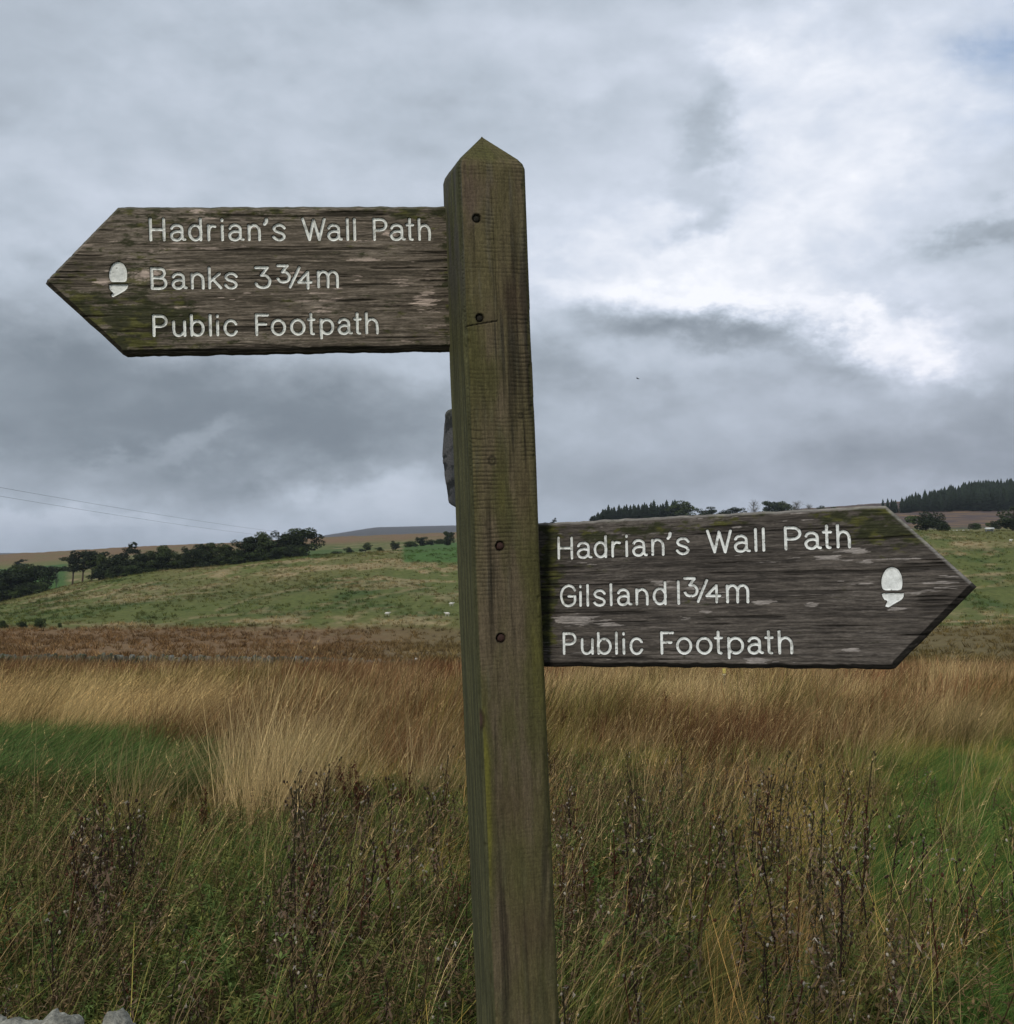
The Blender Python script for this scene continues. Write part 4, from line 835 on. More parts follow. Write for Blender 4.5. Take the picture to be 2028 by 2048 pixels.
stalk_set = protoset('tuft_stalks', [lambda: blades(42, .80, .45, .0036, .12, .08, .28, .18, R8, V1, .2) for _ in range(4)])
green_set = protoset('tuft_green', [lambda: blades(80, .19, .5, .0042, .12, .05, .45, .6, R8, Vg) for _ in range(6)])
lush_set = protoset('tuft_lush', [lambda: blades(60, .44, .35, .009, .16, .18, .28, .7, R8, colvar((.35, .45, .4), (1.7, 1.5, 1.3), (3.6, 1.7, 2.2), .10)) for _ in range(5)])
mid_set = protoset('tuft_mixed', [lambda: blades(85, .32, .55, .0034, .14, .05, .42, .45, R8, colvar((.28, .38, .28), (1.5, 1.45, 1.2), (3.0, 2.2, 1.8), .15)) for _ in range(6)])
herb_set = protoset('herb_low', [lambda: herb(R8, .36, 34, .032) for _ in range(5)])
brown_herb = protoset('herb_brown', [lambda: herb(R8, .55, 30, .024, ((.45, .42, .4), (1.7, 1.6, 1.45))) for _ in range(5)])

def gn_tree(name, coll):
    ng = bpy.data.node_groups.new(name, 'GeometryNodeTree'); ng.interface.new_socket('Geometry', in_out='INPUT', socket_type='NodeSocketGeometry'); ng.interface.new_socket('Geometry', in_out='OUTPUT', socket_type='NodeSocketGeometry')
    N = ng.nodes; gi = N.new('NodeGroupInput'); go = N.new('NodeGroupOutput'); iop = N.new('GeometryNodeInstanceOnPoints'); ci = N.new('GeometryNodeCollectionInfo')
    ci.inputs['Collection'].default_value = coll; ci.inputs['Separate Children'].default_value = True; ci.inputs['Reset Children'].default_value = True
    def na(nm, ty): n = N.new('GeometryNodeInputNamedAttribute'); n.data_type = ty; n.inputs['Name'].default_value = nm; return n.outputs['Attribute']
    Lk = ng.links; Lk.new(gi.outputs[0], iop.inputs['Points']); Lk.new(ci.outputs[0], iop.inputs['Instance']); iop.inputs['Pick Instance'].default_value = True
    Lk.new(na('pidx', 'INT'), iop.inputs['Instance Index']); Lk.new(na('prot', 'FLOAT_VECTOR'), iop.inputs['Rotation']); Lk.new(na('pscale', 'FLOAT_VECTOR'), iop.inputs['Scale']); Lk.new(iop.outputs[0], go.inputs[0]); return ng
def scatter(name, coll, X, Y, tint, scale, label, cat='grass', rotj=.35, dz=0.0, wind=True):
    n = len(X); Z = terrain_z(X, Y) + dz; me = bpy.data.meshes.new(name); me.vertices.add(n); me.vertices.foreach_set('co', np.stack([X, Y, Z], -1).astype(np.float32).ravel())
    def at_(nm, ty, key, arr): a = me.attributes.new(nm, ty, 'POINT'); a.data.foreach_set(key, np.ascontiguousarray(arr).ravel())
    rz = rng.uniform(-rotj, rotj, n) if wind else rng.uniform(0, 2 * np.pi, n)
    at_('prot', 'FLOAT_VECTOR', 'vector', np.stack([rng.uniform(-.06, .06, n), rng.uniform(-.06, .06, n), rz], -1).astype(np.float32))
    sc = scale * rng.uniform(.75, 1.25, n); at_('pscale', 'FLOAT_VECTOR', 'vector', np.stack([sc, sc, sc * rng.uniform(.85, 1.1, n)], -1).astype(np.float32))
    at_('pidx', 'INT', 'value', rng.integers(0, 99, n).astype(np.int32)); cc = np.ones((n, 4), np.float32); cc[:, :3] = np.asarray(tint) * rng.uniform(.68, 1.32, (n, 1)); a = me.attributes.new('itint', 'FLOAT_COLOR', 'POINT'); a.data.foreach_set('color', cc.ravel())
    me.update(); o = obj(name, me); md = o.modifiers.new('scatter', 'NODES'); md.node_group = gn_tree(name, coll); tag(o, label, cat, kind='stuff'); return o
def wedge(n, y0, y1, half=.50, extra=.7, p=1.0):
    """random points in the part of the field in view (plus a margin), about even on the ground"""
    half *= 1.22; y = np.sqrt(rng.uniform(y0 ** 2, y1 ** 2, int(n * 1.2))); x = rng.uniform(-1, 1, len(y)) * (half * y + extra); return x, y
def UV(x, y): return CX + FPX * x / y
# field colours
straw = np.array([.50, .385, .21]); rust = np.array([.225, .105, .055]); tan_ = np.array([.32, .22, .105]); oliv = np.array([.215, .195, .062]); dgr = np.array([.080, .125, .038]); lgr = np.array([.125, .200, .058]); lush = np.array([.085, .150, .050])
def field_mix(x, y):
    u = UV(x, y); a = fbm(x / 3.2 + 5, y / 4.5, 501, 4, .55); b = fbm(x / 1.1, y / 1.6, 503, 4, .55); c_ = fbm(x / 9, y / 7, 505, 3)
    return u, a, b, c_
def green_path(x, y):     # short bright grass running up the right-hand side
    u = UV(x, y); lim = np.interp(y, [3, 4.6, 5.6, 7, 9, 11, 14, 18], [1850, 1800, 1660, 1640, 1620, 1700, 1800, 2150]); return sstep(u + (fbm(x / .5, y / .7, 507, 3) - .5) * 240, lim - 60, lim + 60)
def lush_patch(x, y): u = UV(x, y); return sstep(u + (fbm(x / .4, y / .4, 509, 3) - .5) * 330, 370, 270) * sstep(y, 9.7, 10.4) * sstep(y, 15.4, 14.6)
def straw_patch(x, y): u = UV(x, y); return sstep(u + (fbm(x / .6, y / .6, 511, 3) - .5) * 60, 440, 370) * sstep(y, 14.6, 15.2) * sstep(y, 20.5, 18.5)
def pick(n, x, y, w_): m = rng.uniform(0, 1, len(x)) < w_; return x[m], y[m], m

# far tawny sward, 17 m to the wall
x, y = wedge(30000, 16, 63.6, .52, 1.5); u, a, b, c_ = field_mix(x, y)
t = mixc(np.broadcast_to(tan_ * np.array([.80, .74, .80]), x.shape + (3,)), rust, sstep(a * .6 + b * .4, .42, .54) * .95); t = mixc(t, straw, sstep(c_ * .55 + b * .45 + sstep(u, 900, 1300) * .10 * sstep(y, 50, 25), .53, .64) * .85)
t = mixc(t, oliv, sstep(fbm(x / 2.2, y / 5, 515, 3), .54, .66) * .8 * sstep(y, 50, 24)); q_ = fbm(x / .9, y / 2.4, 529, 4, .6); t = mixc(t, rust * .55, sstep(q_, .54, .64) * .85); t = mixc(t, straw * 1.15, sstep(q_, .40, .33) * .75); t = mixc(t, rust * .8, sstep(y, 34, 56) * sstep(a, .34, .5) * .85)
t = mixc(t, oliv * .8, sstep(y, 21, 16) * sstep(b, .35, .6) * .7)
m = rng.uniform(0, 1, len(x)) > straw_patch(x, y) * .95
scatter('tawny_grass', far_tawny, x[m], y[m], t[m], (.62 + .72 * sstep(fbm(x[m] / .9, y[m] / 1.4, 541, 3), .3, .7)) * (1 - .62 * sstep(y[m], 44, 58)), 'tawny and rust coloured wind-bent grass filling the field up to the wall')
x, y = wedge(9000, 7.5, 26, .52, 1); u, a, b, c_ = field_mix(x, y); k = sstep(a * .5 + b * .5, .36, .56) * (1 - green_path(x, y)) * (1 - lush_patch(x, y)) * (1 - straw_patch(x, y) * .9) * sstep(y, 8, 14) * (1 - sstep(UV(x, y), 980, 1080) * sstep(y, 17, 13)) * (1 - sstep(UV(x, y), 520, 430) * sstep(y, 12, 11))
x, y, m = pick(0, x, y, k); a, b, c_ = a[m], b[m], c_[m]
t = mixc(np.broadcast_to(tan_, x.shape + (3,)), oliv, sstep(b, .4, .6) * .75); t = mixc(t, straw, sstep(c_ * .4 + a * .6, .52, .62) * .8); t = mixc(t, rust, sstep(fbm(x / 1.4, y / 2, 517, 3), .55, .68) * .8); q_ = fbm(x / .45, y / .9, 531, 4, .6); t = mixc(t, oliv * .55, sstep(q_, .56, .68) * .7); t = mixc(t, straw, sstep(q_, .40, .32) * .6)
scatter('tall_brown_grass', near_tawny, x, y, t, .55 + .62 * sstep(fbm(x / .45, y / .6, 543, 3), .3, .7), 'tall brown and straw grass leaning right in the middle of the field')
# straw patch with seed heads and other pale tussocks
x, y = wedge(6500, 13, 22, .52, 1); x, y, m = pick(0, x, y, straw_patch(x, y) * (.35 + .65 * sstep(fbm(x / .5, y / .9, 533, 3), .35, .6))); scatter('straw_grass', straw_set, x, y, mixc(np.broadcast_to(straw * np.array([1.5, 1.5, 1.4]), x.shape + (3,)), tan_ * .7, rng.uniform(0, 1, len(x)) ** 2 * .9), .95, 'pale straw grass with feathery seed heads above the dark green patch')
tx, ty, ts, tc = [], [], [], []
for (u0, y0, n, rad, s_, col) in [(535, 8.8, 9, .20, 1.0, straw * 1.2), (585, 9.6, 7, .22, .95, straw * 1.1), (480, 10.0, 4, .08, 1.15, straw * 1.3), (640, 10.5, 7, .2, .85, straw), (560, 11.5, 8, .3, .8, straw), (600, 9.5, 10, .3, .9, straw * .8), (1160, 18, 18, .3, .95, straw * 1.15), (1110, 19, 10, .35, .95, straw), (1265, 14.5, 12, .3, .62, straw), (850, 9.6, 9, .18, .9, straw * .8), (900, 12.5, 8, .3, .8, straw * .8),
                                   (1430, 27, 30, 1.4, .9, straw), (1650, 24, 26, 1.5, .85, straw * .9), (1250, 33, 26, 1.6, 1, straw), (1900, 27, 26, 1.6, .85, straw * .9), (290, 8.6, 8, .22, .8, straw * .75), (240, 7.9, 1, .05, .8, oliv * 1.6), (1500, 21, 16, .8, .8, straw), (1330, 23, 14, .8, .8, straw * .9)] + [(random.uniform(1050, 2080), random.uniform(18, 42), random.randint(8, 20), random.uniform(.3, 1.0), random.uniform(.75, 1.15), straw * random.uniform(1.2, 1.8)) for _ in range(60)] + [(random.uniform(-20, 880), random.uniform(18, 42), random.randint(6, 16), random.uniform(.3, .9), random.uniform(.75, 1.1), straw * random.uniform(1.1, 1.6)) for _ in range(34)] \
        + [(random.uniform(420, 880), random.uniform(8.5, 15), random.randint(2, 6), random.uniform(.08, .25), random.uniform(.6, .95), straw * random.uniform(.8, 1.25)) for _ in range(22)] + [(random.uniform(1060, 1700), random.uniform(11, 19), random.randint(5, 14), random.uniform(.2, .5), random.uniform(.6, .9), rust * random.uniform(.3, .7)) for _ in range(50)] + [(random.uniform(300, 880), random.uniform(12, 24), random.randint(5, 14), random.uniform(.2, .6), random.uniform(.65, .95), rust * random.uniform(.3, .7)) for _ in range(44)]:
    a = rng.uniform(0, 2 * np.pi, n); q = rad * np.sqrt(rng.uniform(0, 1, n)); tx.append((u0 - CX) / FPX * y0 + q * np.cos(a)); ty.append(y0 + q * np.sin(a)); ts.append(np.full(n, s_)); tc.append(np.broadcast_to(col, (n, 3)))
scatter('straw_tussocks', stalk_set, np.concatenate(tx), np.concatenate(ty), np.concatenate(tc), np.concatenate(ts), 'upright pale straw tussocks standing out of the field grass', rotj=1.2)
# lush dark green patch on the left
x, y = wedge(12000, 9, 15.5, .52, 1); x, y, m = pick(0, x, y, lush_patch(x, y)); t = mixc(np.broadcast_to(lush, x.shape + (3,)), dgr, sstep(fbm(x / .5, y / .5, 519, 3), .4, .65) * .8); t = mixc(t, lgr, sstep(y, 12.5, 14.4) * .4)
scatter('lush_grass', lush_set, x, y, t, 1.0, 'lush dark green grass patch at the left edge')
# mixed green to olive grass, near half of the field
x, y = wedge(15000, 2.75, 20, .52, 1.3); u, a, b, c_ = field_mix(x, y); k = (1 - lush_patch(x, y)) * (1 - green_path(x, y) * .88) * np.clip(sstep(y, 21, 12) + sstep(y, 9, 6), 0, 1); x, y, m = pick(0, x, y, k); a, b, c_, u = a[m], b[m], c_[m], u[m]
t = mixc(np.broadcast_to(oliv * 1.1, x.shape + (3,)), dgr * 1.3, sstep(a * .5 + b * .5 + sstep(y, 9, 5) * .12, .45, .62) * .9); t = mixc(t, tan_, sstep(fbm(x / .8, y / 1.2, 521, 4), .53, .68) * .8 * sstep(y, 2.5, 4)); t = mixc(t, lgr * .8, sstep(fbm(x / .6, y / .8, 523, 3), .6, .72) * .6)
scatter('mixed_grass', mid_set, x, y, t, (.78 - .42 * sstep(u, 500, 380) * sstep(y, 6.5, 8.5)) * (.60 + .75 * sstep(fbm(x / .3, y / .4, 545, 3), .3, .7)), 'mixed olive and green grass around the foot of the post')
x, y = wedge(13000, 3.4, 19, .55, 1.0); x, y, m = pick(0, x, y, np.clip(green_path(x, y) + .0, 0, 1)); t = mixc(np.broadcast_to(lgr * .9, x.shape + (3,)), lgr * np.array([.6, .7, .6]), sstep(fbm(x / .35, y / .5, 525, 4), .4, .62)); t = mixc(t, oliv * 1.3, sstep(fbm(x / .5, y / .7, 527, 3), .58, .7) * .6)
scatter('short_green_grass', green_set, x, y, t, 1.05, 'short bright green grass strip on the right')
x = rng.uniform(-3.5, 3.5, 2600); y = rng.uniform(-2.5, 2.2, 2600); m = (np.hypot(x, y) > .5); scatter('verge_grass', green_set, x[m], y[m], np.broadcast_to(lgr * .7, (m.sum(), 3)), .7, 'short green grass on the near side of the wall')
# single pale stalks standing above everything
fine_set = protoset('stalks_pale', [lambda: blades(7, .72, .35, .0024, .10, .08, .22, .25, R8, V1, .5, seg=5) for _ in range(6)])
x, y = wedge(1500, 3.4, 15, .52, .8); m = rng.uniform(0, 1, len(x)) < (1 - green_path(x, y) * .8) * (1 - lush_patch(x, y) * .9) * (1 - sstep(UV(x, y), 500, 380) * sstep(y, 7.5, 9) * .85); x, y = x[m], y[m]
scatter('pale_stalks', fine_set, x, y, mixc(np.broadcast_to(straw * 1.25, x.shape + (3,)), tan_ * .9, rng.uniform(0, 1, len(x))), 1.0, 'thin pale flowering stalks rising above the green grass', rotj=1.0)
# leafy herbs
x, y = wedge(15000, 3.0, 14, .52, .8); u, a, b, c_ = field_mix(x, y); k = (1 - green_path(x, y) * .9) * sstep(a * .4 + b * .6, .38, .55) * sstep(y, 15, 8); x, y, m = pick(0, x, y, k); t = mixc(np.broadcast_to(dgr * 1.35, x.shape + (3,)), oliv * .95, rng.uniform(0, 1, len(x))); mb = rng.uniform(0, 1, len(x)) < .22; t[mb] = np.array([.19, .125, .065]) * rng.uniform(.7, 1.3, (mb.sum(), 1)); t[rng.uniform(0, 1, len(x)) < .03] = [.17, .13, .025]
scatter('green_herbs', herb_set, x, y, t, 1.0, 'dark green feathery herbs among the grass at the bottom', 'herbs', wind=False)
x, y = wedge(6500, 3.6, 12, .52, .8); u, a, b, c_ = field_mix(x, y)
k = (1 - green_path(x, y) * .92) * np.clip(sstep(u, 1020, 1100) * sstep(y, 12, 9) * .9 + sstep(np.abs(u - 800), 230, 100) * sstep(y, 9, 7) + sstep(np.abs(u - 200), 130, 60) * sstep(y, 8, 6.5) * .8 + .12, 0, 1) * sstep(b, .36, .56)
x, y, m = pick(0, x, y, k); t = mixc(np.broadcast_to(np.array([.150, .095, .058]), x.shape + (3,)), np.array([.20, .155, .085]), rng.uniform(0, 1, len(x)))
scatter('withered_herbs', brown_herb, x, y, t, .88, 'withered brown herbs massed on the right of the post', 'herbs', wind=False)
# hillside rushes and tussocks
hill_set = protoset('tuft_hill', [lambda: blades(16, .45, .4, .09, .5, .1, .5, .3, R8, V1, seg=1) for _ in range(4)])
x, y = wedge(26000, 68, 400, .50, 3); cc = cover_colour(x, y); n_ = fbm(x / 9, y / 16, 21, 5, .6); keep = rng.uniform(0, 1, len(x)) < sstep(n_, .35, .6) * .65 + .28; x, y, cc = x[keep], y[keep], cc[keep]
keep = (cc[:, 1] < .13) | (cc[:, 0] > .12); x, y, cc = x[keep], y[keep], cc[keep]
scatter('hillside_rushes', hill_set, x, y, cc * rng.uniform(.75, 1.35, (len(x), 1)), .8 + .4 * rng.uniform(0, 1, len(x)), 'rushes and coarse tufts dotting the pasture beyond the wall', 'rushes', wind=False)

# ------------------------------------------------------------------ dead stems and docks: individuals
M_plant = mat_attr('withered_plant', .9, spec=.05, trans=.08)
def thistle(seed, H):
    r = np.random.default_rng(seed); st, lv, hd = Geo(), Geo(), Geo(); dk = np.array([(.030, .020, .015), (.060, .026, .016), (.040, .034, .018), (.085, .060, .036)][seed % 4]); t = np.linspace(0, 1, 7)
    def path(p, d, L, n=5, droop=0.0):
        tt_ = np.linspace(0, 1, n)[:, None]; b = r.normal(0, .06, 3); return p + d * L * tt_ + (b + np.array([0, 0, -droop])) * L * tt_ ** 2
    main = np.stack([.05 * H * np.sin(t * 2 + r.uniform(0, 6)) * t + r.uniform(-.05, .12) * H * t, .04 * H * np.sin(t * 3 + 1) * t, H * t], -1); st.tube(main, 0.0042 * (1 - .6 * t) + .0010, 4, col=dk * r.uniform(.7, 1.4))
    tips = [main[-1]]
    for k in range(int(r.choice([3, 6, 10, 15]))):
        q = r.uniform(.35, .97); p = np.array([np.interp(q, t, main[:, i]) for i in range(3)]); a = r.uniform(0, 2 * np.pi); d = np.array([np.cos(a) * .38, np.sin(a) * .38, r.uniform(.7, 1.1)]); L = H * r.uniform(.08, .26) * (1.25 - q * .6)
        pp = path(p, d, L, 5, .1); st.tube(pp, np.linspace(.0020, .0009, 5), 3, col=dk * r.uniform(.7, 1.5)); tips.append(pp[-1])
        if r.uniform() < .6: p2 = pp[2]; d2 = d + r.normal(0, .35, 3); pp2 = path(p2, d2, L * .5, 4); st.tube(pp2, .0009, 3, col=dk); tips.append(pp2[-1])
    for p in tips:
        pale = r.uniform() < .26; k = r.uniform(.004, .0075)
        hd.blob(p, (k, k, k * 1.3), 6, 3, np.array([.38, .33, .26]) * r.uniform(.5, 1.3) if pale else dk * 1.6, .25, r)
        if pale and r.uniform() < .35:                                   # fluff pulled out of the head
            for _ in range(5): d = r.normal(0, 1, 3) + np.array([.8, 0, -.2]); d /= np.linalg.norm(d); e = np.cross(d, [0, 0, 1.]) * .003; hd.add([p - e, p + e, p + d * r.uniform(.012, .03)], T=[[0, 1, 2]], c=np.array([.55, .49, .40]) * r.uniform(.6, 1.1))
    for k in range(int(r.choice([25, 60, 90, 140]))):                                  # shrivelled leaves
        q = r.uniform(.12, .95); p = np.array([np.interp(q, t, main[:, i]) for i in range(3)]) + r.normal(0, .012 + .03 * q, 3) * np.array([1, 1, .3]) * H; a = r.uniform(0, 2 * np.pi); d = np.array([np.cos(a), np.sin(a), r.uniform(-1.1, .3)]); L = r.uniform(.018, .05) * (1.3 - q * .5); e = np.cross(d, [0, 0, 1.]); e /= np.linalg.norm(e) + 1e-6; e *= L * .16
        col = np.array([.135, .090, .058]) * r.uniform(.5, 1.7) if r.uniform() < .72 else (np.array([.26, .20, .14]) * r.uniform(.6, 1.1) if r.uniform() < .35 else np.array([.055, .065, .025]))
        m_ = p + d * L * .5 + r.normal(0, .15, 3) * L; lv.add([p, m_ - e, m_ + e, p + d * L + r.normal(0, .2, 3) * L], T=[[0, 1, 2], [1, 3, 2]], c=col)
    return st.mesh('stem', M_plant), lv.mesh('withered_leaves', M_plant), hd.mesh('seed_heads', M_plant, True)
def dock(seed, H):
    r = np.random.default_rng(seed); st, hd = Geo(), Geo(); red = np.array([.085, .030, .020]); t = np.linspace(0, 1, 6)
    for b in range(r.integers(2, 5)):
        a = r.uniform(0, 2 * np.pi); h = H * r.uniform(.65, 1); ln = r.uniform(.02, .14); P_ = np.stack([np.cos(a) * ln * h * t ** 1.3, np.sin(a) * ln * h * t ** 1.3, h * t], -1); st.tube(P_, .0028 * (1 - .6 * t) + .0006, 4, col=red * .8)
        for br_ in range(r.integers(3, 7)):
            q0 = r.uniform(.4, .85); p = np.array([np.interp(q0, t, P_[:, i]) for i in range(3)]); aa = r.uniform(0, 2 * np.pi); L = h * r.uniform(.12, .28); d = np.array([np.cos(aa) * .28, np.sin(aa) * .28, 1.]); st.tube(np.array([p, p + d * L * .5, p + d * L]), .0009, 3, col=red)
            for k in range(int(L / .008)): q = p + d * L * r.uniform(.1, 1) + r.normal(0, .005, 3); s = r.uniform(.0035, .007); hd.add(q + r.normal(0, 1, (4, 3)) * s, T=[[0, 1, 2], [0, 2, 3], [0, 3, 1]], c=red * r.uniform(.5, 1.6))
        for k in range(int(h * .55 / .006)): q0 = r.uniform(.42, 1); p = np.array([np.interp(q0, t, P_[:, i]) for i in range(3)]) + r.normal(0, .007, 3); s = r.uniform(.0035, .007); hd.add(p + r.normal(0, 1, (4, 3)) * s, T=[[0, 1, 2], [0, 2, 3], [0, 3, 1]], c=red * r.uniform(.5, 1.6))
    return st.mesh('stem', M_plant), hd.mesh('seed_spikes', M_plant)
def plant_master(name, parts):
    o = empty(name)
    for me in parts:
        ch = obj(me.name.split('.')[0], me, o)
        if ch.name.split('.')[0] != 'stem': ch['kind'] = 'stuff'
    return o
def copy_plant(src):
    c = src.copy(); COL.objects.link(c)
    for ch in src.children: d = ch.copy(); COL.objects.link(d); d.parent = c
    return c
def place_many(name, masters, spots, lab, cat, group):
    used = set()
    for (u_, y_, s, lb) in spots:
        k = random.randrange(len(masters)); o = masters[k] if k not in used else copy_plant(masters[k]); used.add(k)
        o.location = Vector(at(u_, y_)) - Vector((0, 0, .02)); o.scale = (s, s, s * random.uniform(.9, 1.1)); o.rotation_euler = (random.uniform(-.08, .08), random.uniform(-.02, .12), random.uniform(0, 6.28))
        w_ = 'far off' if y_ > 22 else ('mid field' if y_ > 11.5 else 'near'); sd_ = 'right of the post' if u_ > 1010 else 'left of the post'
        if lb: tag(o, lb, cat)
        else: tag(o, '%s %s %s' % (lab, w_, sd_), cat, '%s %s %s' % (group, w_, sd_))
    for k, m in enumerate(masters):
        if k not in used:
            for ch in list(m.children): bpy.data.objects.remove(ch)
            bpy.data.objects.remove(m)
masters = [plant_master('dead_thistle', thistle(700 + k, (.70, .60, .78, .54)[k % 4])) for k in range(14)]
spots = []
def sprinkle(n, u0, u1, y0, y1, s0=.8, s1=1.15):
    for _ in range(n): y_ = math.sqrt(random.uniform(y0 ** 2, y1 ** 2)); spots.append((random.uniform(u0, u1), y_, random.uniform(s0, s1), None))
sprinkle(88, 1085, 1740, 4.3, 7.8); sprinkle(30, 1085, 1700, 7, 10.5, .8, 1.0); sprinkle(16, 1700, 2060, 4.3, 6.0, .7, 1.0); sprinkle(8, 1800, 2050, 6.5, 11, .6, .8)
sprinkle(58, 560, 930, 4.3, 7.2); sprinkle(16, 600, 930, 7, 9, .8, 1.0); sprinkle(24, 140, 300, 4.6, 6.6); sprinkle(20, -20, 560, 3.7, 5.2, .6, .9); sprinkle(24, 1085, 1900, 3.0, 4.4, .6, .95); sprinkle(14, 560, 930, 3.0, 4.4, .6, .95)
place_many('dead_thistle', masters, spots, 'dark withered thistle stem with small seed heads', 'thistle', 'dead thistle stems')
masters = [plant_master('dock_plant', dock(800 + k, .72)) for k in range(7)]; spots = []
sprinkle(16, 610, 730, 8.2, 9.6, .8, 1.0); sprinkle(5, 760, 840, 7.6, 9, .7, .9); sprinkle(3, 190, 230, 8.2, 9, .7, .9); sprinkle(26, 1090, 1420, 15, 24, .9, 1.2); sprinkle(24, 1420, 1760, 12, 17, .7, 1.0); sprinkle(10, 330, 430, 12, 16, .8, 1); sprinkle(30, 1100, 1800, 26, 50, 1, 1.2)
sprinkle(14, 500, 900, 14, 24, .8, 1.0)
spots.append((411, 7.9, 1.0, 'dark red-brown dock plant standing alone left of the straw tussock'))
place_many('dock_plant', masters, spots, 'dark red-brown dock plant gone to seed', 'dock plant', 'dock plants gone to seed')

# ------------------------------------------------------------------ trees
M_leaf = mat_attr('tree_foliage', .8, spec=.15, trans=.15); M_bark = mat_attr('tree_bark', .9, spec=.1)
def crown_geo(r, lobes, n, leaf, col, dark, flat=.0):
    """many leaf-cluster faces spread through a set of lobes (x, y, z, rx, ry, rz)"""
    g = Geo(); L = np.array(lobes, float); vol = L[:, 3] * L[:, 4] * L[:, 5]; pk = r.choice(len(L), n, p=vol ** .66 / (vol ** .66).sum())
    d = r.normal(0, 1, (n, 3)); d /= np.linalg.norm(d, axis=1)[:, None]; rad = r.uniform(.35, 1.04, n) ** .5; P_ = L[pk, :3] + d * L[pk, 3:] * rad[:, None]
    nz = fbm(P_[:, 0] * .8, P_[:, 2] * .8 + P_[:, 1] * .5, int(r.integers(999)), 3); keep = nz > .33; P_ = P_[keep]; d = d[keep]; nz = nz[keep]; n = len(P_)
    nrm = d + r.normal(0, .7, (n, 3)); nrm /= np.linalg.norm(nrm, axis=1)[:, None]; e1 = np.cross(nrm, r.normal(0, 1, (n, 3))); e1 /= np.linalg.norm(e1, axis=1)[:, None]; e2 = np.cross(nrm, e1); s = leaf * r.uniform(.5, 1.3, (n, 1))
    V = np.stack([P_ - e1 * s, P_ - e2 * s * .6, P_ + e1 * s, P_ + e2 * s * .6], 1); c = mixc(np.broadcast_to(np.array(col), (n, 3)), np.array(dark), sstep(nz, .62, .42)) * r.uniform(.7, 1.3, (n, 1))
    g.add(V.reshape(-1, 3), Q=np.arange(4 * n).reshape(-1, 4), c=np.repeat(c, 4, 0)); return g
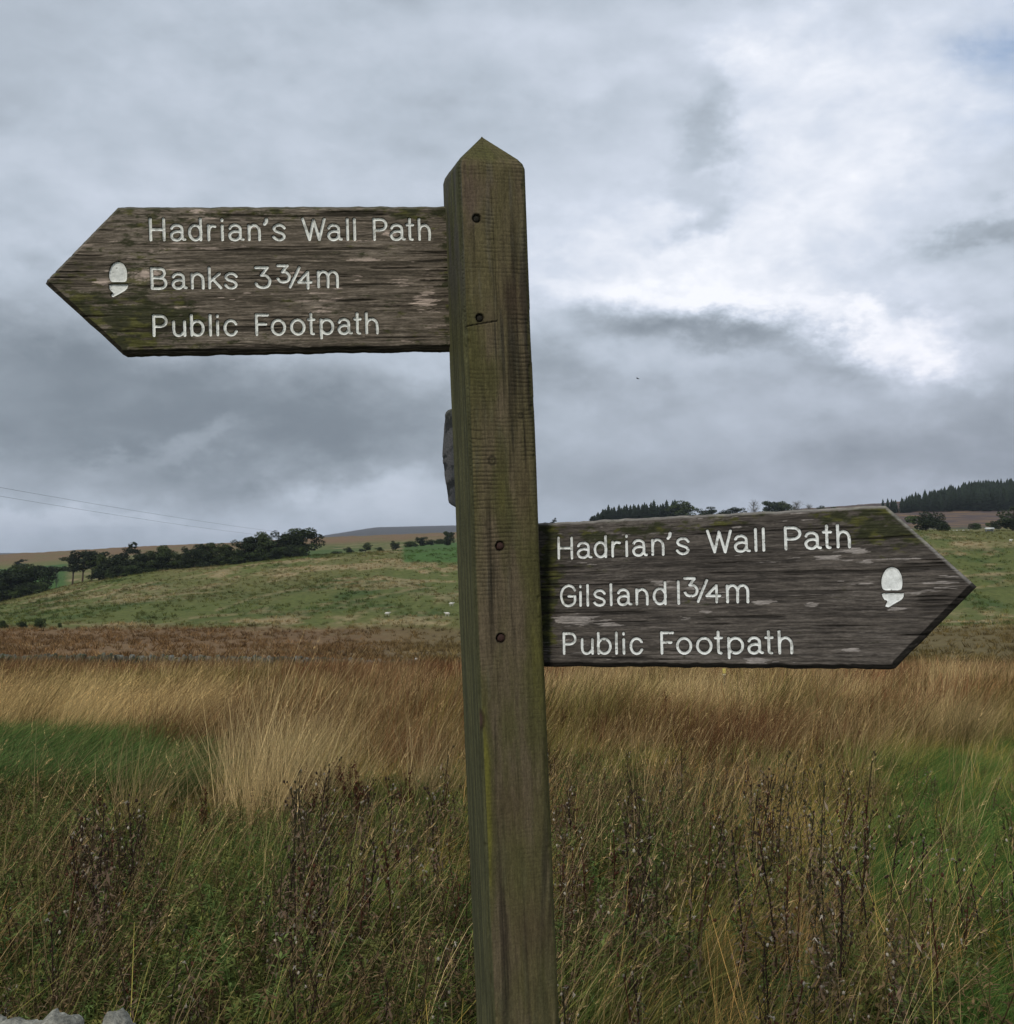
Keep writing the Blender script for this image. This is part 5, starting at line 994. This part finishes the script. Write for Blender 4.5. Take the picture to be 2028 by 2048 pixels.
def tree_master(name, seed, kind):
    """unit-height tree: x, y, z in [0,1] of its height"""
    r = np.random.default_rng(seed); tg = Geo(); bark = np.array([.06, .05, .04]); lobes = []
    if kind == 'broad':
        for k in range(22): a = r.uniform(0, 6.28); q = r.uniform(0, .36); z = r.uniform(.13, .84) ; lobes.append((q * math.cos(a), q * math.sin(a), z - q * .25, .15 * r.uniform(.7, 1.3), .15 * r.uniform(.7, 1.3), .12 * r.uniform(.7, 1.3)))
        cg = crown_geo(r, lobes, 4200, .027, (.062, .082, .028), (.030, .042, .018)); tg.tube([(0, 0, -.03), (.01, 0, .2), (.0, .01, .45), (.02, 0, .7)], [.035, .026, .018, .008], 6, bark)
    elif kind == 'pine':
        for k in range(11): a = r.uniform(0, 6.28); q = r.uniform(0, .30); lobes.append((q * math.cos(a) + .06, q * math.sin(a), r.uniform(.48, .90), .16 * r.uniform(.7, 1.3), .14, .08 * r.uniform(.7, 1.3)))
        cg = crown_geo(r, lobes, 1700, .028, (.036, .048, .026), (.020, .027, .015)); tg.tube([(0, 0, -.03), (.02, 0, .3), (.03, .01, .6), (.06, 0, .85)], [.024, .018, .013, .006], 6, (.085, .06, .045))
    elif kind == 'wind':
        for k in range(12): q = k / 11; lobes.append((-.12 + q * .5 + r.normal(0, .05), r.normal(0, .12), .42 + .42 * q + r.normal(0, .06), .15 * r.uniform(.7, 1.2), .13, .09 * r.uniform(.7, 1.3)))
        for k in range(12): lobes.append((r.uniform(-.28, .28), r.normal(0, .12), r.uniform(.10, .5), .15, .15, .13))
        cg = crown_geo(r, lobes, 3800, .028, (.052, .070, .028), (.022, .030, .015)); tg.tube([(-.05, 0, -.03), (-.02, 0, .2), (.05, .01, .45), (.18, 0, .75)], [.03, .022, .015, .007], 6, bark)
    elif kind == 'bush':
        for k in range(12): a = r.uniform(0, 6.28); q = r.uniform(0, .42); lobes.append((q * math.cos(a), q * math.sin(a), r.uniform(.2, .72) - q * .25, .24 * r.uniform(.7, 1.2), .24, .22 * r.uniform(.7, 1.2)))
        cg = crown_geo(r, lobes, 2600, .040, (.060, .085, .028), (.026, .036, .016)); tg.tube([(0, 0, -.05), (0, 0, .5)], [.04, .02], 5, bark)
    elif kind == 'bare':
        lobes = [(r.normal(0, .15), r.normal(0, .15), r.uniform(.4, .9), .13, .13, .10) for _ in range(10)]; cg = crown_geo(r, lobes, 240, .016, (.20, .19, .15), (.10, .10, .08))
        tg.tube([(0, 0, -.03), (.01, 0, .3), (.0, .01, .6), (.02, 0, .95)], [.022, .016, .010, .003], 5, (.22, .21, .19))
        for k in range(70):
            z = r.uniform(.2, .85); a = r.uniform(0, 6.28); Lb = r.uniform(.15, .34) * (1.15 - z * .6); p = np.array([0, 0, z]); dd = np.array([math.cos(a) * .7, math.sin(a) * .7, .75]); pp = [p, p + dd * Lb * .5, p + dd * Lb + np.array([0, 0, .03])]; tg.tube(pp, [.006, .004, .0015], 3, (.20, .19, .17))
            for _ in range(3): q = pp[1] + (pp[2] - pp[1]) * r.uniform(); tg.tube([q, q + r.normal(0, .05, 3) + np.array([0, 0, .05])], [.0025, .001], 3, (.20, .19, .17))
    elif kind == 'spruce':
        tg.tube([(0, 0, -.03), (0, 0, .97)], [.02, .003], 5, bark); cg = Geo()
        for k in range(19):
            z = .10 + .88 * k / 18; R_ = .23 * (1 - z) ** .8 + .012; m_ = 11; off = r.uniform(0, 6); Vr = [[0, 0, z + .055]]
            for j in range(m_): a = off + j / m_ * 6.283; rr = R_ * r.uniform(.62, 1.25); Vr.append([rr * math.cos(a), rr * math.sin(a), z - .030 * r.uniform(.4, 1.6)])
            cg.add(Vr, T=[[0, 1 + j, 1 + (j + 1) % m_] for j in range(m_)], c=np.array([.026, .038, .022]) * r.uniform(.7, 1.3))
    if kind in ('broad', 'wind', 'pine'):
        for lb in lobes[:8]: tg.tube([(0.01, 0, lb[2] * .55), ((lb[0]) * .5, lb[1] * .5, lb[2] * .8), (lb[0], lb[1], lb[2])], [.012, .008, .004], 4, bark)
    return tg.mesh('trunk', M_bark), cg.mesh('crown', M_leaf)
TM = {}
for kd, nk in (('broad', 4), ('pine', 3), ('wind', 3), ('bush', 3), ('bare', 2), ('spruce', 4)): TM[kd] = [tree_master(kd, 900 + 10 * j + len(kd), kd) for j in range(nk)]
tcount = {}
def tree(kind, u, y, h_px, w_px, label, group=None, name=None, cat='tree', base_v=None, k=None):
    if kind in ('broad', 'wind', 'pine') and 300 < y < 400 and u < 700: w_px *= 1.28; h_px *= 1.04
    p = at(u, y); i = tcount.get(kind, 0); tcount[kind] = i + 1; k = i % len(TM[kind]) if k is None else k; h = h_px / FPX * y; nat = {'broad': .74, 'pine': .66, 'wind': .72, 'bush': 1.05, 'bare': .6, 'spruce': .30}[kind]; wm = w_px / FPX * y
    nm = name or {'broad': 'broadleaf_tree', 'pine': 'pine_tree', 'wind': 'windblown_tree', 'bush': 'bush', 'bare': 'bare_tree', 'spruce': 'spruce_tree'}[kind]
    o = empty(nm, (p[0], p[1], p[2] - .1)); o.scale = (wm / nat, wm / nat, h); o.rotation_euler = (0, 0, random.uniform(-.5, .5) if kind in ('wind', 'pine') else random.uniform(0, 6.28))
    for nm2, me in zip(('trunk', 'crown'), TM[kind][k]): obj(nm2, me, o)
    tag(o, label, cat, group); return o
GW = 'trees of the dark wood edge on the left hillside'
for (kd, u, y, h, w_, lb) in [
    ('broad', -30, 372, 75, 80, 'broad dark tree cut by the left edge of the picture, lowest of the wood'), ('broad', 22, 374, 72, 76, 'round dark tree in the thick clump at the far left edge'), ('broad', 62, 378, 66, 62, 'dark tree on the right flank of the clump at the left edge'), ('pine', 96, 384, 50, 34, 'thin tree beside the clump at the left edge'), ('bare', 114, 386, 42, 22, 'sparse small tree between the clump and the pines'),
    ('pine', 146, 384, 62, 40, 'leftmost pine with a bare trunk on the hillside bank'), ('pine', 166, 384, 66, 42, 'pine with a bare trunk just right of the leftmost pine'), ('pine', 184, 383, 62, 38, 'flat-topped pine with bare trunk left of the windswept tree'), ('broad', 208, 382, 54, 44, 'dark rounded tree, left of the tallest windswept one'), ('wind', 232, 380, 66, 52, 'tall windswept tree with a wisp of branch blown right'), ('broad', 262, 379, 48, 46, 'dark rounded tree in the middle of the left tree line'), ('broad', 288, 379, 44, 40, 'low dark tree just right of the middle of the left tree line'),
    ('broad', 312, 378, 44, 40, 'small rounded tree before the dip in the tree line'), ('broad', 334, 378, 54, 44, 'dark tree standing above the field bank'), ('broad', 364, 376, 44, 30, 'slender tree standing in the gap of the tree line'), ('broad', 392, 376, 48, 40, 'dark tree left of the gap in the tree line'), ('broad', 412, 376, 52, 40, 'ragged tree just before the gap'),
    ('broad', 446, 378, 48, 40, 'ragged tree opening the right-hand group of the wood'), ('broad', 468, 378, 40, 36, 'low tree at the start of the right-hand group'), ('broad', 490, 379, 52, 46, 'dark tree in the left half of the right-hand group'), ('broad', 514, 380, 56, 46, 'ragged crown in the middle of the right-hand group'), ('broad', 532, 381, 62, 46, 'tall ragged tree in the right-hand group'), ('broad', 556, 382, 54, 50, 'dark rounded tree beside the tall ragged one'), ('broad', 580, 383, 60, 52, 'big rounded tree second from the end of the wood'), ('broad', 604, 384, 60, 56, 'big round tree ending the wood on the right')]:
    tree(kd, u, y, h, w_, lb)
for k_, (u, h, w_) in enumerate([(5, 34, 60), (48, 30, 56), (80, 26, 46), (200, 26, 40), (222, 26, 46), (250, 26, 44), (275, 24, 44), (300, 22, 44), (325, 22, 40), (350, 22, 40), (378, 22, 40), (402, 22, 36), (436, 20, 34), (458, 22, 40), (482, 24, 44), (506, 26, 44), (530, 26, 44), (554, 28, 46), (580, 30, 46), (604, 26, 40)]):
    tree('bush', u, 370 if u < 100 else 377, h, w_, 'low dark undergrowth bush filling the foot of the left wood', 'undergrowth bushes at the foot of the left wood', cat='bush')
for (kd, u, y, h, w_, lb) in [
    ('wind', 36, 800, 20, 22, 'tiny windswept tree on the left skyline'), ('bush', 50, 800, 9, 22, 'low bush beside the tiny skyline tree at left'), ('bush', 104, 640, 14, 30, 'low dark thicket behind the pines'), ('bush', 130, 640, 12, 26, 'smaller thicket just left of the leftmost pine'),
    ('bush', 672, 520, 9, 26, 'low hedge bush right of the wood'), ('bush', 697, 520, 15, 20, 'rounded hedge bush at the top of the pasture'), ('broad', 732, 520, 22, 24, 'small hedgerow tree above the pasture'), ('bush', 760, 520, 9, 22, 'low bush between two hedgerow trees'), ('broad', 791, 520, 22, 20, 'small round tree at the corner of the bright green field'), ('bush', 822, 560, 14, 34, 'bush along the top hedge of the bright green field'), ('broad', 842, 580, 22, 26, 'hedgerow tree above the bright green field'), ('bush', 862, 580, 14, 24, 'low bush left of the tree beside the post'), ('broad', 897, 540, 32, 28, 'dark tree above the bright green field, next to the post'),
    ('bush', 880, 640, 12, 40, 'faint scrub behind the tree next to the post'), ('bush', 82, 200, 24, 24, 'dark round bush at the edge of the brown flat, left'), ('bush', 46, 200, 16, 20, 'pale low bush left of the dark round one'), ('bush', 8, 198, 18, 30, 'bush cut by the left edge on the brown flat'), ('bush', 122, 202, 13, 9, 'tiny shrub right of the dark round bush')]:
    tree(kd, u, y, h, w_, lb, cat='bush' if kd == 'bush' else 'tree')
# right-hand skyline behind the board
def rv(u): return np.interp(u, TU, TB[800])
for j, u in enumerate(np.arange(1182, 1362, 6.0)):
    u += random.uniform(-2.5, 2.5); top = np.interp(u, [1186, 1200, 1240, 1300, 1360], [1032, 1022, 1012, 1006, 1004]) + random.uniform(-5, 4)
    tree('spruce', u, 790 + random.uniform(-25, 25), rv(u) + 2 - top + random.uniform(-4, 3), 19, 'dark spruce in the skyline row behind the right board', 'spruces in the skyline row behind the right board')
for (kd, u, y, h, w_, lb) in [('broad', 1368, 770, 46, 56, 'largest round dark tree on the skyline behind the right board'), ('broad', 1411, 780, 30, 42, 'low tree right of the largest round skyline tree'), ('bush', 1448, 780, 20, 40, 'skyline thicket left of the pale bare tree'), ('broad', 1474, 780, 26, 34, 'small tree just left of the pale bare tree'),
    ('bare', 1508, 760, 38, 34, 'pale nearly leafless tree on the skyline'), ('broad', 1540, 780, 36, 40, 'dark tree right of the pale leafless one'), ('broad', 1566, 780, 36, 42, 'dark tree beside the second pale tree on the skyline'), ('bare', 1594, 760, 32, 36, 'second pale leafless tree on the skyline'), ('bare', 1618, 760, 28, 30, 'faint leafless tree right of the second pale one'), ('bush', 1644, 780, 24, 30, 'small tree near the top corner of the right board'), ('bush', 1668, 780, 22, 28, 'last small tree before the point of the right board'),
    ('wind', 1084, 700, 20, 16, 'tiny tree on the skyline just right of the post'), ('wind', 1103, 700, 24, 15, 'small upright tree second right of the post on the skyline'),
    ('bush', 1852, 425, 46, 76, 'big dark green bush behind the point of the right board'), ('bush', 1888, 424, 24, 34, 'lower shoulder of bushes right of the big green bush'), ('broad', 2026, 400, 56, 86, 'dark tree cut by the right edge of the picture'), ('bush', 1950, 470, 16, 26, 'small dark bush in front of the brown moor'), ('bush', 1986, 450, 22, 26, 'small bush behind the white-topped feeder'), ('bush', 1896, 470, 10, 22, 'low scrub beside the grazing flock')]:
    tree(kd, u, y, h, w_, lb, cat='bush' if kd == 'bush' else 'tree')
# conifer plantation on the far right: one mass
def forest():
    r = np.random.default_rng(5); g = Geo(); protos = []
    for me in [TM['spruce'][k][1] for k in range(4)]:
        vv = np.empty(len(me.vertices) * 3, np.float32); me.vertices.foreach_get('co', vv); tv = np.empty(len(me.loops), np.int32); me.loops.foreach_get('vertex_index', tv); cc = np.empty(len(me.vertices) * 4, np.float32); me.color_attributes['tint'].data.foreach_get('color', cc); protos.append((vv.reshape(-1, 3), tv.reshape(-1, 3), cc.reshape(-1, 4)[:, :3]))
    for row in range(12):
        y = 905 + row * 30; u = 1772 + row * 20
        while u < 2420:
            h = 17.5 * r.uniform(.85, 1.12) * (.62 + .38 * float(sstep(u, 1775, 1960))); x = (u - CX) / FPX * y; yy_ = y + r.uniform(-11, 11); vv, tv, cc = protos[r.integers(4)]; z = tz(x, yy_); a = r.uniform(0, 6.28); ca, sa = math.cos(a), math.sin(a); w_ = h * r.uniform(1.1, 1.5)
            V = np.stack([(vv[:, 0] * ca - vv[:, 1] * sa) * w_, (vv[:, 0] * sa + vv[:, 1] * ca) * w_, vv[:, 2] * h - .5], -1) + np.array([x, yy_, z]); g.add(V, T=tv, c=cc * r.uniform(.8, 1.2)); u += (6 if row < 3 else 6.5) * r.uniform(.7, 1.3)
    o = obj('conifer_forest', g.mesh('conifer_forest', M_leaf)); tag(o, 'dark conifer plantation along the ridge at the far right', 'forest', kind='stuff')
forest()

# ------------------------------------------------------------------ sheep, feeder, markers, wires, bird
M_plain = mat_attr('plain', .8, spec=.2); M_gloss = mat_attr('painted', .5, spec=.4)
def sheep_mesh():
    g = Geo(); w_ = (.62, .60, .53); dk = (.50, .47, .40)
    g.blob((0, 0, .58), (.48, .24, .26), 12, 8, w_, .07); g.blob((.50, 0, .70), (.15, .10, .14), 8, 6, w_); g.blob((.66, 0, .72), (.14, .075, .085), 8, 5, dk); g.blob((.60, .1, .78), (.02, .06, .03), 5, 3, dk); g.blob((.60, -.1, .78), (.02, .06, .03), 5, 3, dk); g.blob((-.48, 0, .58), (.05, .05, .13), 6, 4, w_)
    for sx in (-.30, .30):
        for sy in (-.12, .12): g.tube([(sx, sy, .5), (sx + .02, sy, .25), (sx, sy, -.02)], [.07, .035, .03], 6, dk)
    return g.mesh('sheep', M_plain, True)
sm = sheep_mesh()
for (u, v, ylo, rz, lb) in [(903, 1218, 240, .3, 'white sheep grazing closest to the post, upper one of the pair'), (895, 1232, 225, 2.9, 'white sheep just below the upper one, near the post'), (775, 1233, 225, .2, 'lone white sheep on the pasture left of the post'),
        (1899, 1061, 400, 1.2, 'leftmost sheep of the small flock on the right'), (1907, 1060, 404, .9, 'second sheep from the left in the right-hand flock'), (1914, 1061, 398, 2.2, 'third sheep from the left in the right-hand flock'), (1920, 1060, 405, 1.0, 'fourth sheep from the left in the right-hand flock'), (1927, 1061, 397, 2.1, 'fifth sheep from the left in the right-hand flock'), (1937, 1061, 402, .6, 'rightmost sheep standing a little apart from the flock'), (2021, 1086, 352, 0, 'lone white sheep near the right edge, below the flock')]:
    o = obj('sheep', sm); o.location = Vector(at(u, ylo)); o.rotation_euler = (0, 0, rz); s_ = 1.0 if ylo < 390 else .72; o.scale = (s_,) * 3
    tag(o, lb, 'sheep', 'sheep grazing on the far pasture')
fd = empty('sheep_feeder', tuple(at(1979, 384))); tag(fd, 'low white-topped feeder standing on the pasture at the far right', 'feeder')
g = Geo(); g.box((0, 0, 1.28), (2.9, 1.3, .42), (.72, .74, .72)); g.box((0, 0, 1.55), (2.6, 1.0, .12), (.72, .74, .72)); obj('roof', g.mesh('roof', M_gloss), fd)
g = Geo(); g.box((-.1, 0, .62), (2.2, 1.0, .50), (.09, .10, .10)); obj('trough', g.mesh('trough', M_plain), fd)
for sx in (-1.25, 1.25):
    for sy in (-.5, .5): g = Geo(); g.box((sx, sy, .53), (.10, .10, 1.08), (.35, .36, .35)); obj('leg', g.mesh('leg', M_plain), fd)
mp = at(1446.5, 26); mk = empty('marker_post', tuple(mp)); tag(mk, 'yellow-topped marker post low in the grass under the right board', 'post')
hz = float(px_to_z(1337, 26)) - mp[2]; g = Geo(); g.tube([(0, 0, -.2), (0, 0, hz - .11)], .028, 8, (.10, .085, .06)); obj('shaft', g.mesh('shaft', M_plain), mk)
g = Geo(); g.tube([(0, 0, hz - .11), (0, 0, hz - .005), (0, 0, hz)], [.040, .040, .012], 10, (.55, .46, .08)); obj('cap', g.mesh('cap', M_gloss), mk); g = Geo(); g.tube([(0, 0, hz - .15), (0, 0, hz - .13)], .038, 8, (.7, .68, .5)); obj('band', g.mesh('band', M_gloss), mk)
mp = at(833, 63.6); mk = empty('wall_post', tuple(mp)); tag(mk, 'thin post with a white top against the far stone wall', 'post'); hz = float(px_to_z(1316, 63.6)) - mp[2]
g = Geo(); g.tube([(0, 0, -.2), (0, 0, hz - .10)], .045, 6, (.16, .15, .13)); obj('shaft', g.mesh('shaft', M_plain), mk); g = Geo(); g.box((0, 0, hz - .05), (.12, .05, .11), (.75, .75, .7)); obj('cap', g.mesh('cap', M_gloss), mk)
def wire(p0, p1, sag, label):
    g = Geo(); t = np.linspace(0, 1, 60)[:, None]; P_ = np.array(p0) * (1 - t) + np.array(p1) * t; P_[:, 2] -= sag * 4 * (t * (1 - t))[:, 0]; g.tube(P_, np.interp(t[:, 0], [0, 1], [.02, .02]), 4, (.05, .05, .05)); o = obj('overhead_wire', g.mesh('overhead_wire', M_plain)); tag(o, label, 'wire', 'overhead wires in the left sky')
def wp(u, v, y): return np.array([(u - CX) / FPX * y, y, float(px_to_z(v, y))])
wire(wp(-260, 928, 150), wp(640, 1073, 430), 1.0, 'upper of the two thin wires crossing the left sky'); wire(wp(-260, 948, 150), wp(560, 1074, 430), .8, 'lower of the two thin wires crossing the left sky')
g = Geo(); bp = wp(1276, 757, 140); g.blob((0, 0, 0), (.20, .07, .06), 8, 5, (.03, .03, .03)); g.blob((.2, 0, .02), (.06, .045, .045), 6, 4, (.03, .03, .03))
g.add([(-.05, 0, .03), (.12, 0, .03), (.06, .22, .12), (-.04, .24, .11), (-.05, .45, .05), (-.08, .40, .05)], Q=[[0, 1, 2, 3], [3, 2, 4, 5]], c=(.03, .03, .03)); g.add([(-.05, 0, .03), (.12, 0, .03), (.06, -.22, .12), (-.04, -.24, .11), (-.05, -.45, .05), (-.08, -.40, .05)], Q=[[1, 0, 3, 2], [2, 3, 5, 4]], c=(.03, .03, .03)); g.add([(-.18, -.03, 0), (-.18, .03, 0), (-.34, .06, 0), (-.34, -.06, 0)], Q=[[0, 1, 2, 3]], c=(.03, .03, .03))
bd_ = obj('bird', g.mesh('bird', M_plain, True)); bd_.location = bp; bd_.rotation_euler = (.5, .2, .7); tag(bd_, 'tiny dark bird in the sky right of the post', 'bird')

# ------------------------------------------------------------------ haze over the far land
hm = bpy.data.materials.new('haze'); hm.use_nodes = True; ht = NT(hm.node_tree); ht.n.clear(); ho = ht.node('ShaderNodeOutputMaterial'); pv = ht.node('ShaderNodeVolumePrincipled'); pv.inputs['Density'].default_value = 0.00006; pv.inputs['Color'].default_value = (.78, .86, 1, 1); ht.link(pv.outputs[0], ho.inputs['Volume'])
g = Geo(); g.box((0, 5400, 80), (26000, 11600, 260)); hz_o = obj('haze', g.mesh('haze', hm)); tag(hz_o, 'thin blue haze over the far hills', kind='stuff')
